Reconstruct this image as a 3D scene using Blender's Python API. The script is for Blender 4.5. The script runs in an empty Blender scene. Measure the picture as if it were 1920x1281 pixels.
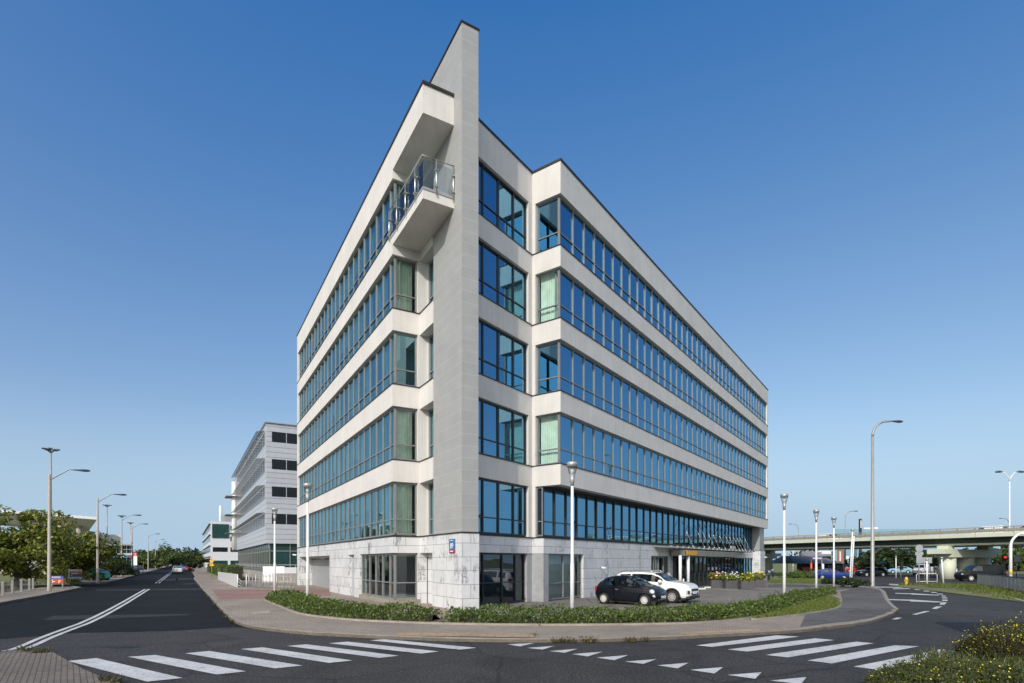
import bpy, math, random
from mathutils import Vector, noise
R = math.radians
S = bpy.context.scene
COL = S.collection

# ------------------------------------------------------------------ camera, world, sun
HC, FPX, HZ = 2.3, 1067.0, 1053.5           # eye height, focal length and horizon row (1920 px wide picture)
cam = bpy.data.cameras.new("camera")
camo = bpy.data.objects.new("camera", cam)
COL.objects.link(camo)
camo.location = (0, 0, HC)
camo.rotation_euler = (R(90), 0, 0)
cam.sensor_width = 36
cam.lens = 36 * FPX / 1920
cam.shift_y = (HZ - 640.5) / 1920
cam.clip_start, cam.clip_end = 0.1, 5000
S.camera = camo
S.render.resolution_x, S.render.resolution_y = 1024, 683

SUN_AZ, SUN_EL = R(202.7), R(30.3)
world = bpy.data.worlds.new("World")
S.world = world
world.use_nodes = True
wn = world.node_tree
sky = wn.nodes.new('ShaderNodeTexSky')
sky.sky_type = 'NISHITA'
sky.sun_disc = False
sky.sun_elevation, sky.sun_rotation = SUN_EL, SUN_AZ
sky.air_density, sky.dust_density, sky.ozone_density = 0.5, 4.0, 1.0
bg = wn.nodes['Background']
def vmath(op, a, val):
    n = wn.nodes.new('ShaderNodeVectorMath')
    n.operation = op
    wn.links.new(a, n.inputs[0])
    n.inputs[1].default_value = val
    return n.outputs[0]
# clear but slightly milky summer air: lift the blue, soften the bright horizon
gam = wn.nodes.new('ShaderNodeGamma')
gam.inputs[1].default_value = .8
wn.links.new(sky.outputs[0], gam.inputs[0])
skyc = vmath('ADD', vmath('MULTIPLY', gam.outputs[0], (4.265, 3.868, 2.523)), (-2.02, -1.286, 1.49))
# summer haze gathering towards the horizon all round
gtc = wn.nodes.new('ShaderNodeTexCoord')
gsp = wn.nodes.new('ShaderNodeSeparateXYZ')
wn.links.new(gtc.outputs['Generated'], gsp.inputs[0])
gmr = wn.nodes.new('ShaderNodeMapRange')
gmr.interpolation_type = 'SMOOTHSTEP'
gmr.inputs['From Min'].default_value, gmr.inputs['From Max'].default_value = -.02, .27
gmr.inputs['To Min'].default_value, gmr.inputs['To Max'].default_value = .95, 0.0
wn.links.new(gsp.outputs[2], gmr.inputs[0])
gmx = wn.nodes.new('ShaderNodeMix')
gmx.data_type = 'RGBA'
wn.links.new(gmr.outputs[0], gmx.inputs[0])
skyc = vmath('MINIMUM', skyc, (21.0, 20.5, 19.8))          # keep the glow round the sun pale
wn.links.new(skyc, gmx.inputs[6])
gmx.inputs[7].default_value = (4.75, 6.5, 8.05, 1)
wn.links.new(gmx.outputs[2], bg.inputs[0])
bg.inputs[1].default_value = 0.098
sl = bpy.data.lights.new("sun", 'SUN')
sl.energy, sl.angle, sl.color = 3.0, R(0.5), (1.0, 0.95, 0.89)
so = bpy.data.objects.new("sun", sl)
COL.objects.link(so)
sdir = Vector((math.sin(SUN_AZ) * math.cos(SUN_EL), math.cos(SUN_AZ) * math.cos(SUN_EL), math.sin(SUN_EL)))
so.rotation_euler = sdir.to_track_quat('Z', 'Y').to_euler()
so.location = sdir * 100
S.view_settings.view_transform = 'Standard'
S.view_settings.look = 'None'
S.view_settings.exposure = 0.0
S.view_settings.gamma = 1
S.cycles.max_bounces = 8
S.cycles.transparent_max_bounces = 16
S.cycles.use_denoising = True

# ------------------------------------------------------------------ plan geometry
def G(x, y, z=0.0):
    d = (HC - z) * FPX / (y - HZ)
    return Vector(((x - 960) / FPX * d, d, z))

def at(x, y, d):
    return Vector(((x - 960) / FPX * d, d, HC + (HZ - y) / FPX * d))

def V(x, y, z=0.0):
    return Vector((x, y, z))
dL, pL = V(-.498, .867), V(.867, .498)
dR, pR = V(.585, .811), V(-.811, .585)
C0, F0 = V(-6.17, 29.4), V(2.606, 30.56)

def LF(s, o, z=0.0):
    p = C0 + dL * s + pL * o
    return V(p.x, p.y, z)

def RF(t, o, z=0.0):
    p = F0 + dR * t + pR * o
    return V(p.x, p.y, z)

# ------------------------------------------------------------------ mesh builder
class MB:
    def __init__(s):
        s.v, s.f, s.sm = [], [], []

    def face(s, pts, smooth=False):
        n = len(s.v)
        s.v += [tuple(p) for p in pts]
        s.f.append(tuple(range(n, n + len(pts))))
        s.sm.append(smooth)

    def obox(s, p, ax, ay, az):
        """box from corner p with three edge vectors"""
        p, ax, ay, az = Vector(p), Vector(ax), Vector(ay), Vector(az)
        if ax.cross(ay).dot(az) < 0:
            ax, ay = ay, ax
        n = len(s.v)
        for k in (0, 1):
            for q in (p, p + ax, p + ax + ay, p + ay):
                s.v.append(tuple(q + az * k))
        for f in ((3, 2, 1, 0), (4, 5, 6, 7), (0, 1, 5, 4), (1, 2, 6, 5), (2, 3, 7, 6), (3, 0, 4, 7)):
            s.f.append(tuple(n + i for i in f))
            s.sm.append(False)
        return s

    def box(s, c, size, rz=0.0):
        c = Vector(c)
        cx, sx = math.cos(rz), math.sin(rz)
        ax, ay = Vector((cx, sx, 0)) * size[0], Vector((-sx, cx, 0)) * size[1]
        az = Vector((0, 0, size[2]))
        return s.obox(c - ax / 2 - ay / 2 - az / 2, ax, ay, az)

    def prism(s, poly, z0, z1):
        a = sum(poly[i][0] * poly[(i + 1) % len(poly)][1] - poly[(i + 1) % len(poly)][0] * poly[i][1] for i in range(len(poly)))
        if a < 0:
            poly = poly[::-1]
        n, m = len(s.v), len(poly)
        for z in (z0, z1):
            s.v += [(p[0], p[1], z) for p in poly]
        s.f.append(tuple(range(n + m - 1, n - 1, -1)))
        s.f.append(tuple(range(n + m, n + 2 * m)))
        s.sm += [False, False]
        for i in range(m):
            j = (i + 1) % m
            s.f.append((n + i, n + j, n + m + j, n + m + i))
            s.sm.append(False)
        return s

    def tube(s, pts, rad, n=8, caps=True):
        pts = [Vector(p) for p in pts]
        if not isinstance(rad, (list, tuple)):
            rad = [rad] * len(pts)
        base = len(s.v)
        up = None
        for i, p in enumerate(pts):
            d = (pts[min(i + 1, len(pts) - 1)] - pts[max(i - 1, 0)])
            d = d.normalized() if d.length > 1e-9 else Vector((0, 0, 1))
            if up is None or abs(up.dot(d)) > .95:
                up = Vector((1, 0, 0)) if abs(d.x) < .9 else Vector((0, 1, 0))
            a = d.cross(up).normalized()
            b = d.cross(a).normalized()
            up = b.cross(d).normalized() if False else up
            for k in range(n):
                t = 2 * math.pi * k / n
                s.v.append(tuple(p + (a * math.cos(t) + b * math.sin(t)) * rad[i]))
        for i in range(len(pts) - 1):
            for k in range(n):
                k2 = (k + 1) % n
                s.f.append((base + i * n + k, base + i * n + k2, base + (i + 1) * n + k2, base + (i + 1) * n + k))
                s.sm.append(True)
        if caps:
            s.f.append(tuple(base + k for k in range(n - 1, -1, -1)))
            s.f.append(tuple(base + (len(pts) - 1) * n + k for k in range(n)))
            s.sm += [False, False]
        return s

    def lathe(s, prof, c=(0, 0, 0), n=16):
        """prof: list of (r, z), smooth surface of revolution round z"""
        base = len(s.v)
        for r, z in prof:
            for k in range(n):
                t = 2 * math.pi * k / n
                s.v.append((c[0] + r * math.cos(t), c[1] + r * math.sin(t), c[2] + z))
        for i in range(len(prof) - 1):
            for k in range(n):
                k2 = (k + 1) % n
                s.f.append((base + i * n + k, base + i * n + k2, base + (i + 1) * n + k2, base + (i + 1) * n + k))
                s.sm.append(True)
        return s

    def band(s, line, th, z0, z1, side=1):
        """wall of thickness th along a plan polyline; side=+1 thickens to the left of travel"""
        m = len(line)
        off = []
        for i in range(m):
            p = Vector((line[i][0], line[i][1]))
            dirs = []
            if i > 0:
                dirs.append((p - Vector(line[i - 1][:2])).normalized())
            if i < m - 1:
                dirs.append((Vector(line[i + 1][:2]) - p).normalized())
            ns = [Vector((-d.y, d.x)) * side for d in dirs]
            if len(ns) == 2:
                b = (ns[0] + ns[1])
                q = p + b * (th / (1 + ns[0].dot(ns[1])))
            else:
                q = p + ns[0] * th
            off.append(q)
        poly = [Vector(p[:2]) for p in line] + off[::-1]
        n = len(s.v)
        # per-segment solid strip (shared mitres, closed at the ends)
        for i in range(m):
            for z in (z0, z1):
                s.v.append((line[i][0], line[i][1], z))
                s.v.append((off[i].x, off[i].y, z))
        def q(a, b, c, d):
            s.f.append((a, b, c, d) if side > 0 else (d, c, b, a))
            s.sm.append(False)
        for i in range(m - 1):
            a, b = n + 4 * i, n + 4 * (i + 1)
            q(a, b, b + 2, a + 2)
            q(b + 1, a + 1, a + 3, b + 3)
            q(a + 2, b + 2, b + 3, a + 3)
            q(b, a, a + 1, b + 1)
        q(n + 2, n + 3, n + 1, n)
        e = n + 4 * (m - 1)
        q(e, e + 1, e + 3, e + 2)
        return s

    def build(s, name, mat=None, parent=None, smooth=None):
        root = parent
        while root is not None and root.parent is not None:
            root = root.parent
        o = Vector(root.location) if root is not None else Vector((0, 0, 0))
        me = bpy.data.meshes.new(name)
        me.from_pydata([(v[0] - o.x, v[1] - o.y, v[2] - o.z) for v in s.v], [], s.f)
        me.polygons.foreach_set('use_smooth', s.sm if smooth is None else [smooth] * len(s.f))
        uv = me.uv_layers.new(name='UVMap').data
        buf = [0.0] * (2 * len(me.loops))
        vv = s.v
        for p in me.polygons:
            n = p.normal
            if abs(n.z) < .75:
                l = math.hypot(n.x, n.y) or 1
                tx, ty = -n.y / l, n.x / l
                for li in p.loop_indices:
                    q = vv[me.loops[li].vertex_index]
                    buf[2 * li] = q[0] * tx + q[1] * ty
                    buf[2 * li + 1] = q[2]
            else:
                for li in p.loop_indices:
                    q = vv[me.loops[li].vertex_index]
                    buf[2 * li], buf[2 * li + 1] = q[0], q[1]
        uv.foreach_set('uv', buf)
        if mat:
            me.materials.append(mat)
        ob = bpy.data.objects.new(name, me)
        COL.objects.link(ob)
        ob.parent = parent
        return ob

def empty(name, loc, label, cat, group=None):
    o = bpy.data.objects.new(name, None)
    o.empty_display_size = .3
    o.location = loc
    COL.objects.link(o)
    o['label'], o['category'] = label, cat
    if group:
        o['group'] = group
    return o

def tag(o, label=None, cat=None, group=None, kind=None):
    for k, v in (('label', label), ('category', cat), ('group', group), ('kind', kind)):
        if v:
            o[k] = v
    return o

def struct(mb, name, mat, label=None):
    o = mb.build(name, mat)
    o['kind'] = 'structure'
    if label:
        o['label'] = label
    return o

def copy_thing(root, loc, rz=None, label=None, scale=None):
    r = root.copy()
    COL.objects.link(r)
    def rec(a, b):
        for ch in [c for c in bpy.data.objects if c.parent == a]:
            d = ch.copy()
            COL.objects.link(d)
            d.parent = b
            rec(ch, d)
    rec(root, r)
    r.location = loc
    if rz is not None:
        r.rotation_euler = (0, 0, rz)
    if label:
        r['label'] = label
    if scale:
        r.scale = scale if isinstance(scale, (tuple, list)) else (scale,) * 3
    return r

def text_mesh(txt, size, name, mat, parent, org, ux, uz, depth=.02, align='CENTER'):
    """extruded lettering: org = centre of the baseline, ux = reading direction, uz = up"""
    cu = bpy.data.curves.new("lettering", 'FONT')
    cu.body, cu.size, cu.extrude, cu.align_x = txt, size, depth / 2, align
    t = bpy.data.objects.new("lettering_source", cu)
    COL.objects.link(t)
    dg = bpy.context.evaluated_depsgraph_get()
    me = bpy.data.meshes.new_from_object(t.evaluated_get(dg))
    bpy.data.objects.remove(t)
    ux, uz = Vector(ux).normalized(), Vector(uz).normalized()
    un = ux.cross(uz)
    mb = MB()
    mb.v = [tuple(Vector(org) + ux * v.co.x + uz * v.co.y + un * v.co.z) for v in me.vertices]
    mb.f = [tuple(p.vertices) for p in me.polygons]
    mb.sm = [False] * len(mb.f)
    bpy.data.meshes.remove(me)
    return mb.build(name, mat, parent)

# ------------------------------------------------------------------ materials
def newmat(name):
    m = bpy.data.materials.new(name)
    m.use_nodes = True
    nt = m.node_tree
    return m, nt, nt.nodes['Principled BSDF']

def N(nt, typ, **kw):
    n = nt.nodes.new(typ)
    for k, v in kw.items():
        if k.startswith('i_'):
            n.inputs[k[2:].replace('_', ' ')].default_value = v
        else:
            setattr(n, k, v)
    return n

def ramp(nt, src, stops):
    r = nt.nodes.new('ShaderNodeValToRGB')
    e = r.color_ramp.elements
    while len(e) < len(stops):
        e.new(.5)
    for el, (p, c) in zip(e, stops):
        el.position = p
        el.color = (c[0], c[1], c[2], 1) if not isinstance(c, (int, float)) else (c, c, c, 1)
    nt.links.new(src, r.inputs[0])
    return r.outputs[0]

def mixc(nt, fac, a, b, mode='MIX'):
    m = nt.nodes.new('ShaderNodeMix')
    m.data_type, m.blend_type = 'RGBA', mode
    for sock, val in ((m.inputs[0], fac), (m.inputs[6], a), (m.inputs[7], b)):
        if hasattr(val, 'links') or hasattr(val, 'is_linked'):
            nt.links.new(val, sock)
        elif isinstance(val, (int, float)):
            sock.default_value = val
        else:
            sock.default_value = (val[0], val[1], val[2], 1)
    return m.outputs[2]

def coords(nt, kind='Object', scale=(1, 1, 1), rot=(0, 0, 0)):
    t = nt.nodes.new('ShaderNodeTexCoord')
    mp = nt.nodes.new('ShaderNodeMapping')
    mp.inputs['Scale'].default_value = scale
    mp.inputs['Rotation'].default_value = rot
    nt.links.new(t.outputs[kind], mp.inputs[0])
    return mp.outputs[0]

def noise_tex(nt, vec, scale, detail=4, rough=.55, dist=0.0):
    n = N(nt, 'ShaderNodeTexNoise')
    n.inputs['Scale'].default_value = scale
    n.inputs['Detail'].default_value = detail
    n.inputs['Roughness'].default_value = rough
    n.inputs['Distortion'].default_value = dist
    nt.links.new(vec, n.inputs['Vector'])
    return n.outputs[0]

def bump(nt, b, height, strength=.3, dist=.02):
    bn = N(nt, 'ShaderNodeBump')
    bn.inputs['Strength'].default_value = strength
    bn.inputs['Distance'].default_value = dist
    nt.links.new(height, bn.inputs['Height'])
    nt.links.new(bn.outputs[0], b.inputs['Normal'])

def plain(name, col, rough=.6, metal=0.0, var=.12, scale=3.0, spec=None, coat=0.0):
    m, nt, b = newmat(name)
    vec = coords(nt)
    nz = noise_tex(nt, vec, scale, 5)
    lo = [c * (1 - var) for c in col]
    hi = [min(1, c * (1 + var)) for c in col]
    nt.links.new(ramp(nt, nz, [(.3, lo), (.7, hi)]), b.inputs['Base Color'])
    b.inputs['Roughness'].default_value = rough
    b.inputs['Metallic'].default_value = metal
    b.inputs['Coat Weight'].default_value = coat
    b.inputs['Coat Roughness'].default_value = .04
    if spec is not None:
        b.inputs['Specular IOR Level'].default_value = spec
    return m

def emis(name, col, st):
    m, nt, b = newmat(name)
    b.inputs['Base Color'].default_value = (*col, 1)
    b.inputs['Emission Color'].default_value = (*col, 1)
    b.inputs['Emission Strength'].default_value = st
    return m

def render_mat(name, col):
    """painted render with faint rain streaks and soiling"""
    m, nt, b = newmat(name)
    uv = coords(nt, 'UV', (1, 1, 1))
    st = coords(nt, 'UV', (2.2, .16, 1))
    a = noise_tex(nt, uv, .55, 6, .6)
    s = noise_tex(nt, st, 1.6, 4, .65)
    c1 = ramp(nt, a, [(.3, [c * .9 for c in col]), (.7, [min(1, c * 1.05) for c in col])])
    c2 = ramp(nt, s, [(.3, .80), (.58, 1.0)])
    c = mixc(nt, .4, c1, c2, 'MULTIPLY')
    nt.links.new(c, b.inputs['Base Color'])
    b.inputs['Roughness'].default_value = .8
    fine = noise_tex(nt, uv, 60, 3)
    bump(nt, b, fine, .15, .01)
    return m

def panel_mat(name, col, w, h, joint, jw=.012, rough=.6, veins=False, offs=.5, var=.06):
    m, nt, b = newmat(name)
    uv = coords(nt, 'UV')
    br = N(nt, 'ShaderNodeTexBrick')
    br.offset = offs
    nt.links.new(uv, br.inputs['Vector'])
    br.inputs['Scale'].default_value = 1
    br.inputs['Brick Width'].default_value = w
    br.inputs['Row Height'].default_value = h
    br.inputs['Mortar Size'].default_value = jw
    br.inputs['Mortar Smooth'].default_value = .1
    br.inputs['Color1'].default_value = (*[c * (1 - var) for c in col], 1)
    br.inputs['Color2'].default_value = (*[min(1, c * (1 + var)) for c in col], 1)
    br.inputs['Mortar'].default_value = (*joint, 1)
    c = br.outputs['Color']
    nz = noise_tex(nt, uv, 1.3, 6, .6)
    c = mixc(nt, .8, c, ramp(nt, nz, [(.25, .86), (.7, 1.04)]), 'MULTIPLY')
    if veins:
        # dark diagonal strokes that break off at the panel joints
        perp = mixc(nt, 1.0, uv, br.outputs['Color'], 'ADD')
        def strokes(sc, rot, thr, w1, seed):
            vec = N(nt, 'ShaderNodeMapping')
            vec.inputs['Scale'].default_value = (sc, sc * .3, 1)
            vec.inputs['Rotation'].default_value = (0, 0, R(rot))
            vec.inputs['Location'].default_value = (seed, seed * .37, 0)
            nt.links.new(uv, vec.inputs[0])
            n1 = noise_tex(nt, vec.outputs[0], 1.0, 5, .55, .9)
            mth = N(nt, 'ShaderNodeMath', operation='SUBTRACT')
            nt.links.new(n1, mth.inputs[0])
            mth.inputs[1].default_value = .5
            ab = N(nt, 'ShaderNodeMath', operation='ABSOLUTE')
            nt.links.new(mth.outputs[0], ab.inputs[0])
            msk = noise_tex(nt, uv, .9, 3, .5)
            line = ramp(nt, ab.outputs[0], [(0.0, 0.0), (w1, 1.0)])
            keep = ramp(nt, msk, [(thr, 1.0), (thr + .08, 0.0)])
            return mixc(nt, keep, line, (1, 1, 1))
        s1 = strokes(1.5, 38, .5, .022, 3.1)
        s2 = strokes(1.1, -32, .52, .03, 9.7)
        dark = mixc(nt, s1, (.42, .43, .45), (1, 1, 1))
        dark2 = mixc(nt, s2, (.6, .61, .63), (1, 1, 1))
        c = mixc(nt, 1.0, c, dark, 'MULTIPLY')
        c = mixc(nt, 1.0, c, dark2, 'MULTIPLY')
    nt.links.new(c, b.inputs['Base Color'])
    b.inputs['Roughness'].default_value = rough
    inv = N(nt, 'ShaderNodeMath', operation='SUBTRACT')
    inv.inputs[0].default_value = 1
    nt.links.new(br.outputs['Fac'], inv.inputs[1])
    bump(nt, b, inv.outputs[0], .25, .01)
    return m

def asphalt_mat(name, base, warm=(1, 1, 1), spec=.3, grit=.85):
    m, nt, b = newmat(name)
    vec = coords(nt)
    big = noise_tex(nt, vec, .16, 5, .6)
    mid = noise_tex(nt, vec, 1.1, 5, .6)
    fine = noise_tex(nt, vec, 34, 3, .7)
    agg = noise_tex(nt, vec, 17, 3, .75)
    stain = noise_tex(nt, vec, .45, 3, .5, 1.5)
    c = ramp(nt, big, [(.3, [base * .82 * w for w in warm]), (.7, [base * 1.2 * w for w in warm])])
    c = mixc(nt, .8, c, ramp(nt, mid, [(.3, .84), (.7, 1.12)]), 'MULTIPLY')
    c = mixc(nt, grit, c, ramp(nt, fine, [(.34, .45), (.5, .95), (.62, 1.2), (.72, 2.3)]), 'MULTIPLY')
    c = mixc(nt, grit, c, ramp(nt, agg, [(.36, .45), (.48, .92), (.56, 1.15), (.64, 2.6)]), 'MULTIPLY')
    c = mixc(nt, .7, c, ramp(nt, stain, [(.36, .70), (.46, 1.0), (.62, 1.0), (.72, 1.3)]), 'MULTIPLY')
    # cracks and tar lines
    vo = N(nt, 'ShaderNodeTexVoronoi', feature='DISTANCE_TO_EDGE')
    vo.inputs['Scale'].default_value = .22
    dn = N(nt, 'ShaderNodeMapping')
    nt.links.new(vec, dn.inputs[0])
    wob = N(nt, 'ShaderNodeTexNoise')
    wob.inputs['Scale'].default_value = 1.3
    nt.links.new(vec, wob.inputs['Vector'])
    ad = mixc(nt, .16, dn.outputs[0], wob.outputs[1], 'ADD')
    nt.links.new(ad, vo.inputs['Vector'])
    crack = ramp(nt, vo.outputs['Distance'], [(0.0, .35), (.010, 1.0)])
    c = mixc(nt, .75, c, crack, 'MULTIPLY')
    nt.links.new(c, b.inputs['Base Color'])
    b.inputs['Roughness'].default_value = .82
    b.inputs['Specular IOR Level'].default_value = spec
    bump(nt, b, fine, .35, .012)
    return m

def paver_mat(name, c1, c2, mort, w=.2, h=.1, rot=0.0):
    m, nt, b = newmat(name)
    vec = coords(nt, 'UV', (1, 1, 1), (0, 0, rot))
    br = N(nt, 'ShaderNodeTexBrick')
    nt.links.new(vec, br.inputs['Vector'])
    br.inputs['Scale'].default_value = 1
    br.inputs['Brick Width'].default_value = w
    br.inputs['Row Height'].default_value = h
    br.inputs['Mortar Size'].default_value = .008
    br.inputs['Color1'].default_value = (*c1, 1)
    br.inputs['Color2'].default_value = (*c2, 1)
    br.inputs['Mortar'].default_value = (*mort, 1)
    o = coords(nt)
    big = noise_tex(nt, o, .35, 6, .65)
    fine = noise_tex(nt, o, 9, 4)
    c = mixc(nt, .85, br.outputs['Color'], ramp(nt, big, [(.28, .66), (.7, 1.15)]), 'MULTIPLY')
    c = mixc(nt, .6, c, ramp(nt, fine, [(.3, .78), (.7, 1.16)]), 'MULTIPLY')
    nt.links.new(c, b.inputs['Base Color'])
    b.inputs['Roughness'].default_value = .85
    inv = N(nt, 'ShaderNodeMath', operation='SUBTRACT')
    inv.inputs[0].default_value = 1
    nt.links.new(br.outputs['Fac'], inv.inputs[1])
    bump(nt, b, inv.outputs[0], .5, .01)
    return m

def leaf_mat(name, cols, rough=.5, trans=.35):
    m, nt, b = newmat(name)
    geo = nt.nodes.new('ShaderNodeNewGeometry')
    k = len(cols)
    c = ramp(nt, geo.outputs['Random Per Island'], [(i / max(1, k - 1), cc) for i, cc in enumerate(cols)])
    nt.links.new(c, b.inputs['Base Color'])
    b.inputs['Roughness'].default_value = rough
    tr = nt.nodes.new('ShaderNodeBsdfTranslucent')
    nt.links.new(c, tr.inputs[0])
    mx = nt.nodes.new('ShaderNodeMixShader')
    mx.inputs[0].default_value = trans
    nt.links.new(b.outputs[0], mx.inputs[1])
    nt.links.new(tr.outputs[0], mx.inputs[2])
    nt.links.new(mx.outputs[0], nt.nodes['Material Output'].inputs[0])
    return m

def glass_mat(name, tint, refl, base=.25, wav=.0015, blend=.35):
    """coated solar glazing: a mirror-like outer face over tinted clear glass"""
    m, nt, b = newmat(name)
    nt.nodes.remove(b)
    lw = N(nt, 'ShaderNodeLayerWeight')
    lw.inputs['Blend'].default_value = blend
    f = N(nt, 'ShaderNodeMapRange')
    f.inputs['To Min'].default_value = base
    f.inputs['To Max'].default_value = .97
    nt.links.new(lw.outputs['Fresnel'], f.inputs['Value'])
    tr = N(nt, 'ShaderNodeBsdfTransparent')
    tr.inputs[0].default_value = (*tint, 1)
    gl = N(nt, 'ShaderNodeBsdfGlossy')
    gl.inputs['Roughness'].default_value = .012
    gl.inputs[0].default_value = (*refl, 1)
    vec = coords(nt)
    nz = noise_tex(nt, vec, .8, 2)
    bn = N(nt, 'ShaderNodeBump')
    bn.inputs['Strength'].default_value = .25
    bn.inputs['Distance'].default_value = wav * 8
    nt.links.new(nz, bn.inputs['Height'])
    nt.links.new(bn.outputs[0], gl.inputs['Normal'])
    mx = nt.nodes.new('ShaderNodeMixShader')
    nt.links.new(f.outputs[0], mx.inputs[0])
    nt.links.new(tr.outputs[0], mx.inputs[1])
    nt.links.new(gl.outputs[0], mx.inputs[2])
    nt.links.new(mx.outputs[0], nt.nodes['Material Output'].inputs[0])
    return m

M = {}
M['cream'] = render_mat('cream_render', (.70, .675, .645))
M['blade'] = panel_mat('grey_panels', (.365, .367, .364), 400, .54, (.45, .445, .43), .012, .55, offs=.37, var=.02)
M['granite'] = panel_mat('veined_granite', (.67, .675, .685), 1.25, .63, (.22, .22, .23), .011, .42, veins=True, offs=.33)
M['coping'] = plain('black_coping', (.022, .02, .02), .45)
M['frame'] = plain('grey_window_frame', (.25, .255, .255), .42, .2, .08)
M['frame_dark'] = plain('dark_window_frame', (.035, .04, .045), .4, .2)
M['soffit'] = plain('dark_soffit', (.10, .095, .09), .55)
M['glass_blue'] = glass_mat('blue_solar_glass', (.09, .28, .36), (.27, .58, .83), .52)
M['glass_left'] = glass_mat('green_solar_glass', (.56, .84, .84), (.46, .80, .94), .33)
M['glass_clear'] = glass_mat('clear_glass', (.78, .87, .84), (.8, .9, .95), .08, .0015, .22)
M['glass_dark'] = glass_mat('dark_glass', (.22, .27, .28), (.7, .8, .9), .10, .0015, .28)
M['rail_glass'] = glass_mat('railing_glass', (.80, .84, .85), (.9, .95, 1), .05, .0015, .12)
M['curtain'] = plain('pale_curtain', (.70, .77, .69), .85, 0, .1, 1.2)
M['curtain_green'] = plain('green_curtain', (.80, .88, .78), .85, 0, .1, 2.5)
M['blind'] = plain('grey_blind', (.55, .57, .58), .8, 0, .06)
M['interior'] = plain('office_interior', (.42, .41, .39), .9)
M['ceiling'] = plain('office_ceiling', (.62, .62, .60), .9)
M['steel'] = plain('brushed_steel', (.62, .61, .58), .32, .9, .06)
M['white_paint'] = plain('white_painted_metal', (.80, .80, .80), .35, 0, .05)
M['grey_paint'] = plain('grey_painted_metal', (.33, .34, .35), .45, .1, .06)
M['galv'] = plain('galvanised_steel', (.42, .42, .41), .5, .5, .12)
M['concrete'] = plain('concrete', (.36, .345, .315), .85, 0, .14, 2)
M['pole_concrete'] = plain('concrete_pole', (.40, .365, .31), .85, 0, .12, 3)
M['asphalt'] = asphalt_mat('junction_asphalt', .050, (1.05, 1, .95), .25)
M['asphalt_street'] = asphalt_mat('street_asphalt', .015, (1, 1, 1.08), .12)
M['asphalt_patch'] = asphalt_mat('repaired_asphalt', .030)
M['forecourt'] = asphalt_mat('forecourt_asphalt', .20, (1.08, 1, .89), .2, .25)
M['path'] = asphalt_mat('path_asphalt', .125, (1.05, 1, .94), .2, .3)
M['pavers'] = paver_mat('concrete_pavers', (.32, .265, .215), (.38, .315, .255), (.17, .14, .115), .2, .1, R(20))
M['pavers_red'] = paver_mat('red_pavers', (.30, .17, .15), (.35, .21, .18), (.12, .08, .07), .2, .1, R(-30))
M['pavers_yellow'] = paver_mat('tactile_pavers', (.42, .29, .17), (.46, .32, .19), (.16, .12, .09), .5, .5, R(0))
M['pavers_old'] = paver_mat('worn_pavers', (.17, .145, .12), (.225, .185, .15), (.07, .06, .05), .2, .1, R(52))
M['kerb'] = plain('kerb_stone', (.29, .26, .22), .85, 0, .2, 2.5)
M['soil'] = plain('bark_soil', (.16, .12, .085), .95, 0, .3, 4)
M['grassland'] = plain('dry_grass_ground', (.15, .16, .055), .95, 0, .35, .8)
M['lawn'] = plain('lawn_ground', (.15, .19, .035), .95, 0, .3, 2)

def paint_mat():
    m, nt, b = newmat('road_paint')
    vec = coords(nt)
    w = noise_tex(nt, vec, 24, 4, .75)
    w2 = noise_tex(nt, vec, 1.2, 4)
    c = ramp(nt, w2, [(.3, (.50, .50, .49)), (.7, (.66, .66, .65))])
    wear = ramp(nt, w, [(.33, (.14, .14, .14)), (.44, (1, 1, 1))])
    c = mixc(nt, .85, c, wear, 'MULTIPLY')
    w3 = noise_tex(nt, vec, 5, 5, .7)
    c = mixc(nt, .8, c, ramp(nt, w3, [(.30, (.35, .35, .36)), (.45, (1, 1, 1))]), 'MULTIPLY')
    nt.links.new(c, b.inputs['Base Color'])
    b.inputs['Roughness'].default_value = .7
    return m
M['paint'] = paint_mat()

# ------------------------------------------------------------------ ground, roads, pavements
def sheet(pts, z, name, mat, label=None):
    mb = MB()
    mb.face([(p[0], p[1], z) for p in pts])
    o = struct(mb, name, mat, label)
    # keep the normal up
    if o.data.polygons[0].normal.z < 0:
        o.data.flip_normals()
    return o

def chaikin(pts, n=2, closed=False):
    for _ in range(n):
        q = [] if closed else [pts[0]]
        m = len(pts)
        for i in range(m if closed else m - 1):
            a, b = pts[i], pts[(i + 1) % m]
            q += [a * .75 + b * .25, a * .25 + b * .75]
        if not closed:
            q.append(pts[-1])
        pts = q
    return pts

sheet([(-1800, -600), (1800, -600), (1800, 3000), (-1800, 3000)], -.05, 'ground', M['grassland'])
# junction and the road that runs off to the right, one asphalt sheet
road_pts = [V(-60, -30), V(70, -30), V(70, 30)]
outer = [G(1920, 1130.7), G(1876, 1118.6), G(1841, 1111.7), G(1790, 1104.9), G(1738, 1101), G(1697, 1100.5)]
road_pts += outer + [V(36, 56), V(58, 62), V(120, 70), V(120, 112), V(30, 100), V(-6, 60), LF(-3, -1), LF(-2, -17.3), LF(-14, -22), V(-60, 10)]
sheet(road_pts, 0.0, 'junction_road', M['asphalt'])
st_near = [G(0, 1199), G(145, 1187), G(320, 1183.5), G(440, 1176), G(475, 1179)]
street = [V(-19.3, 17.2)] + st_near + [LF(6, -5.5), LF(12, -7.6), LF(420, -7.6), LF(420, -16.3), LF(55, -16.3), LF(43.1, -16.6), LF(43, -45), LF(36.1, -45), LF(36, -16.9), LF(20, -17.4), LF(0, -18.6)]
sheet(street, .004, 'street', M['asphalt_street'])
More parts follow.
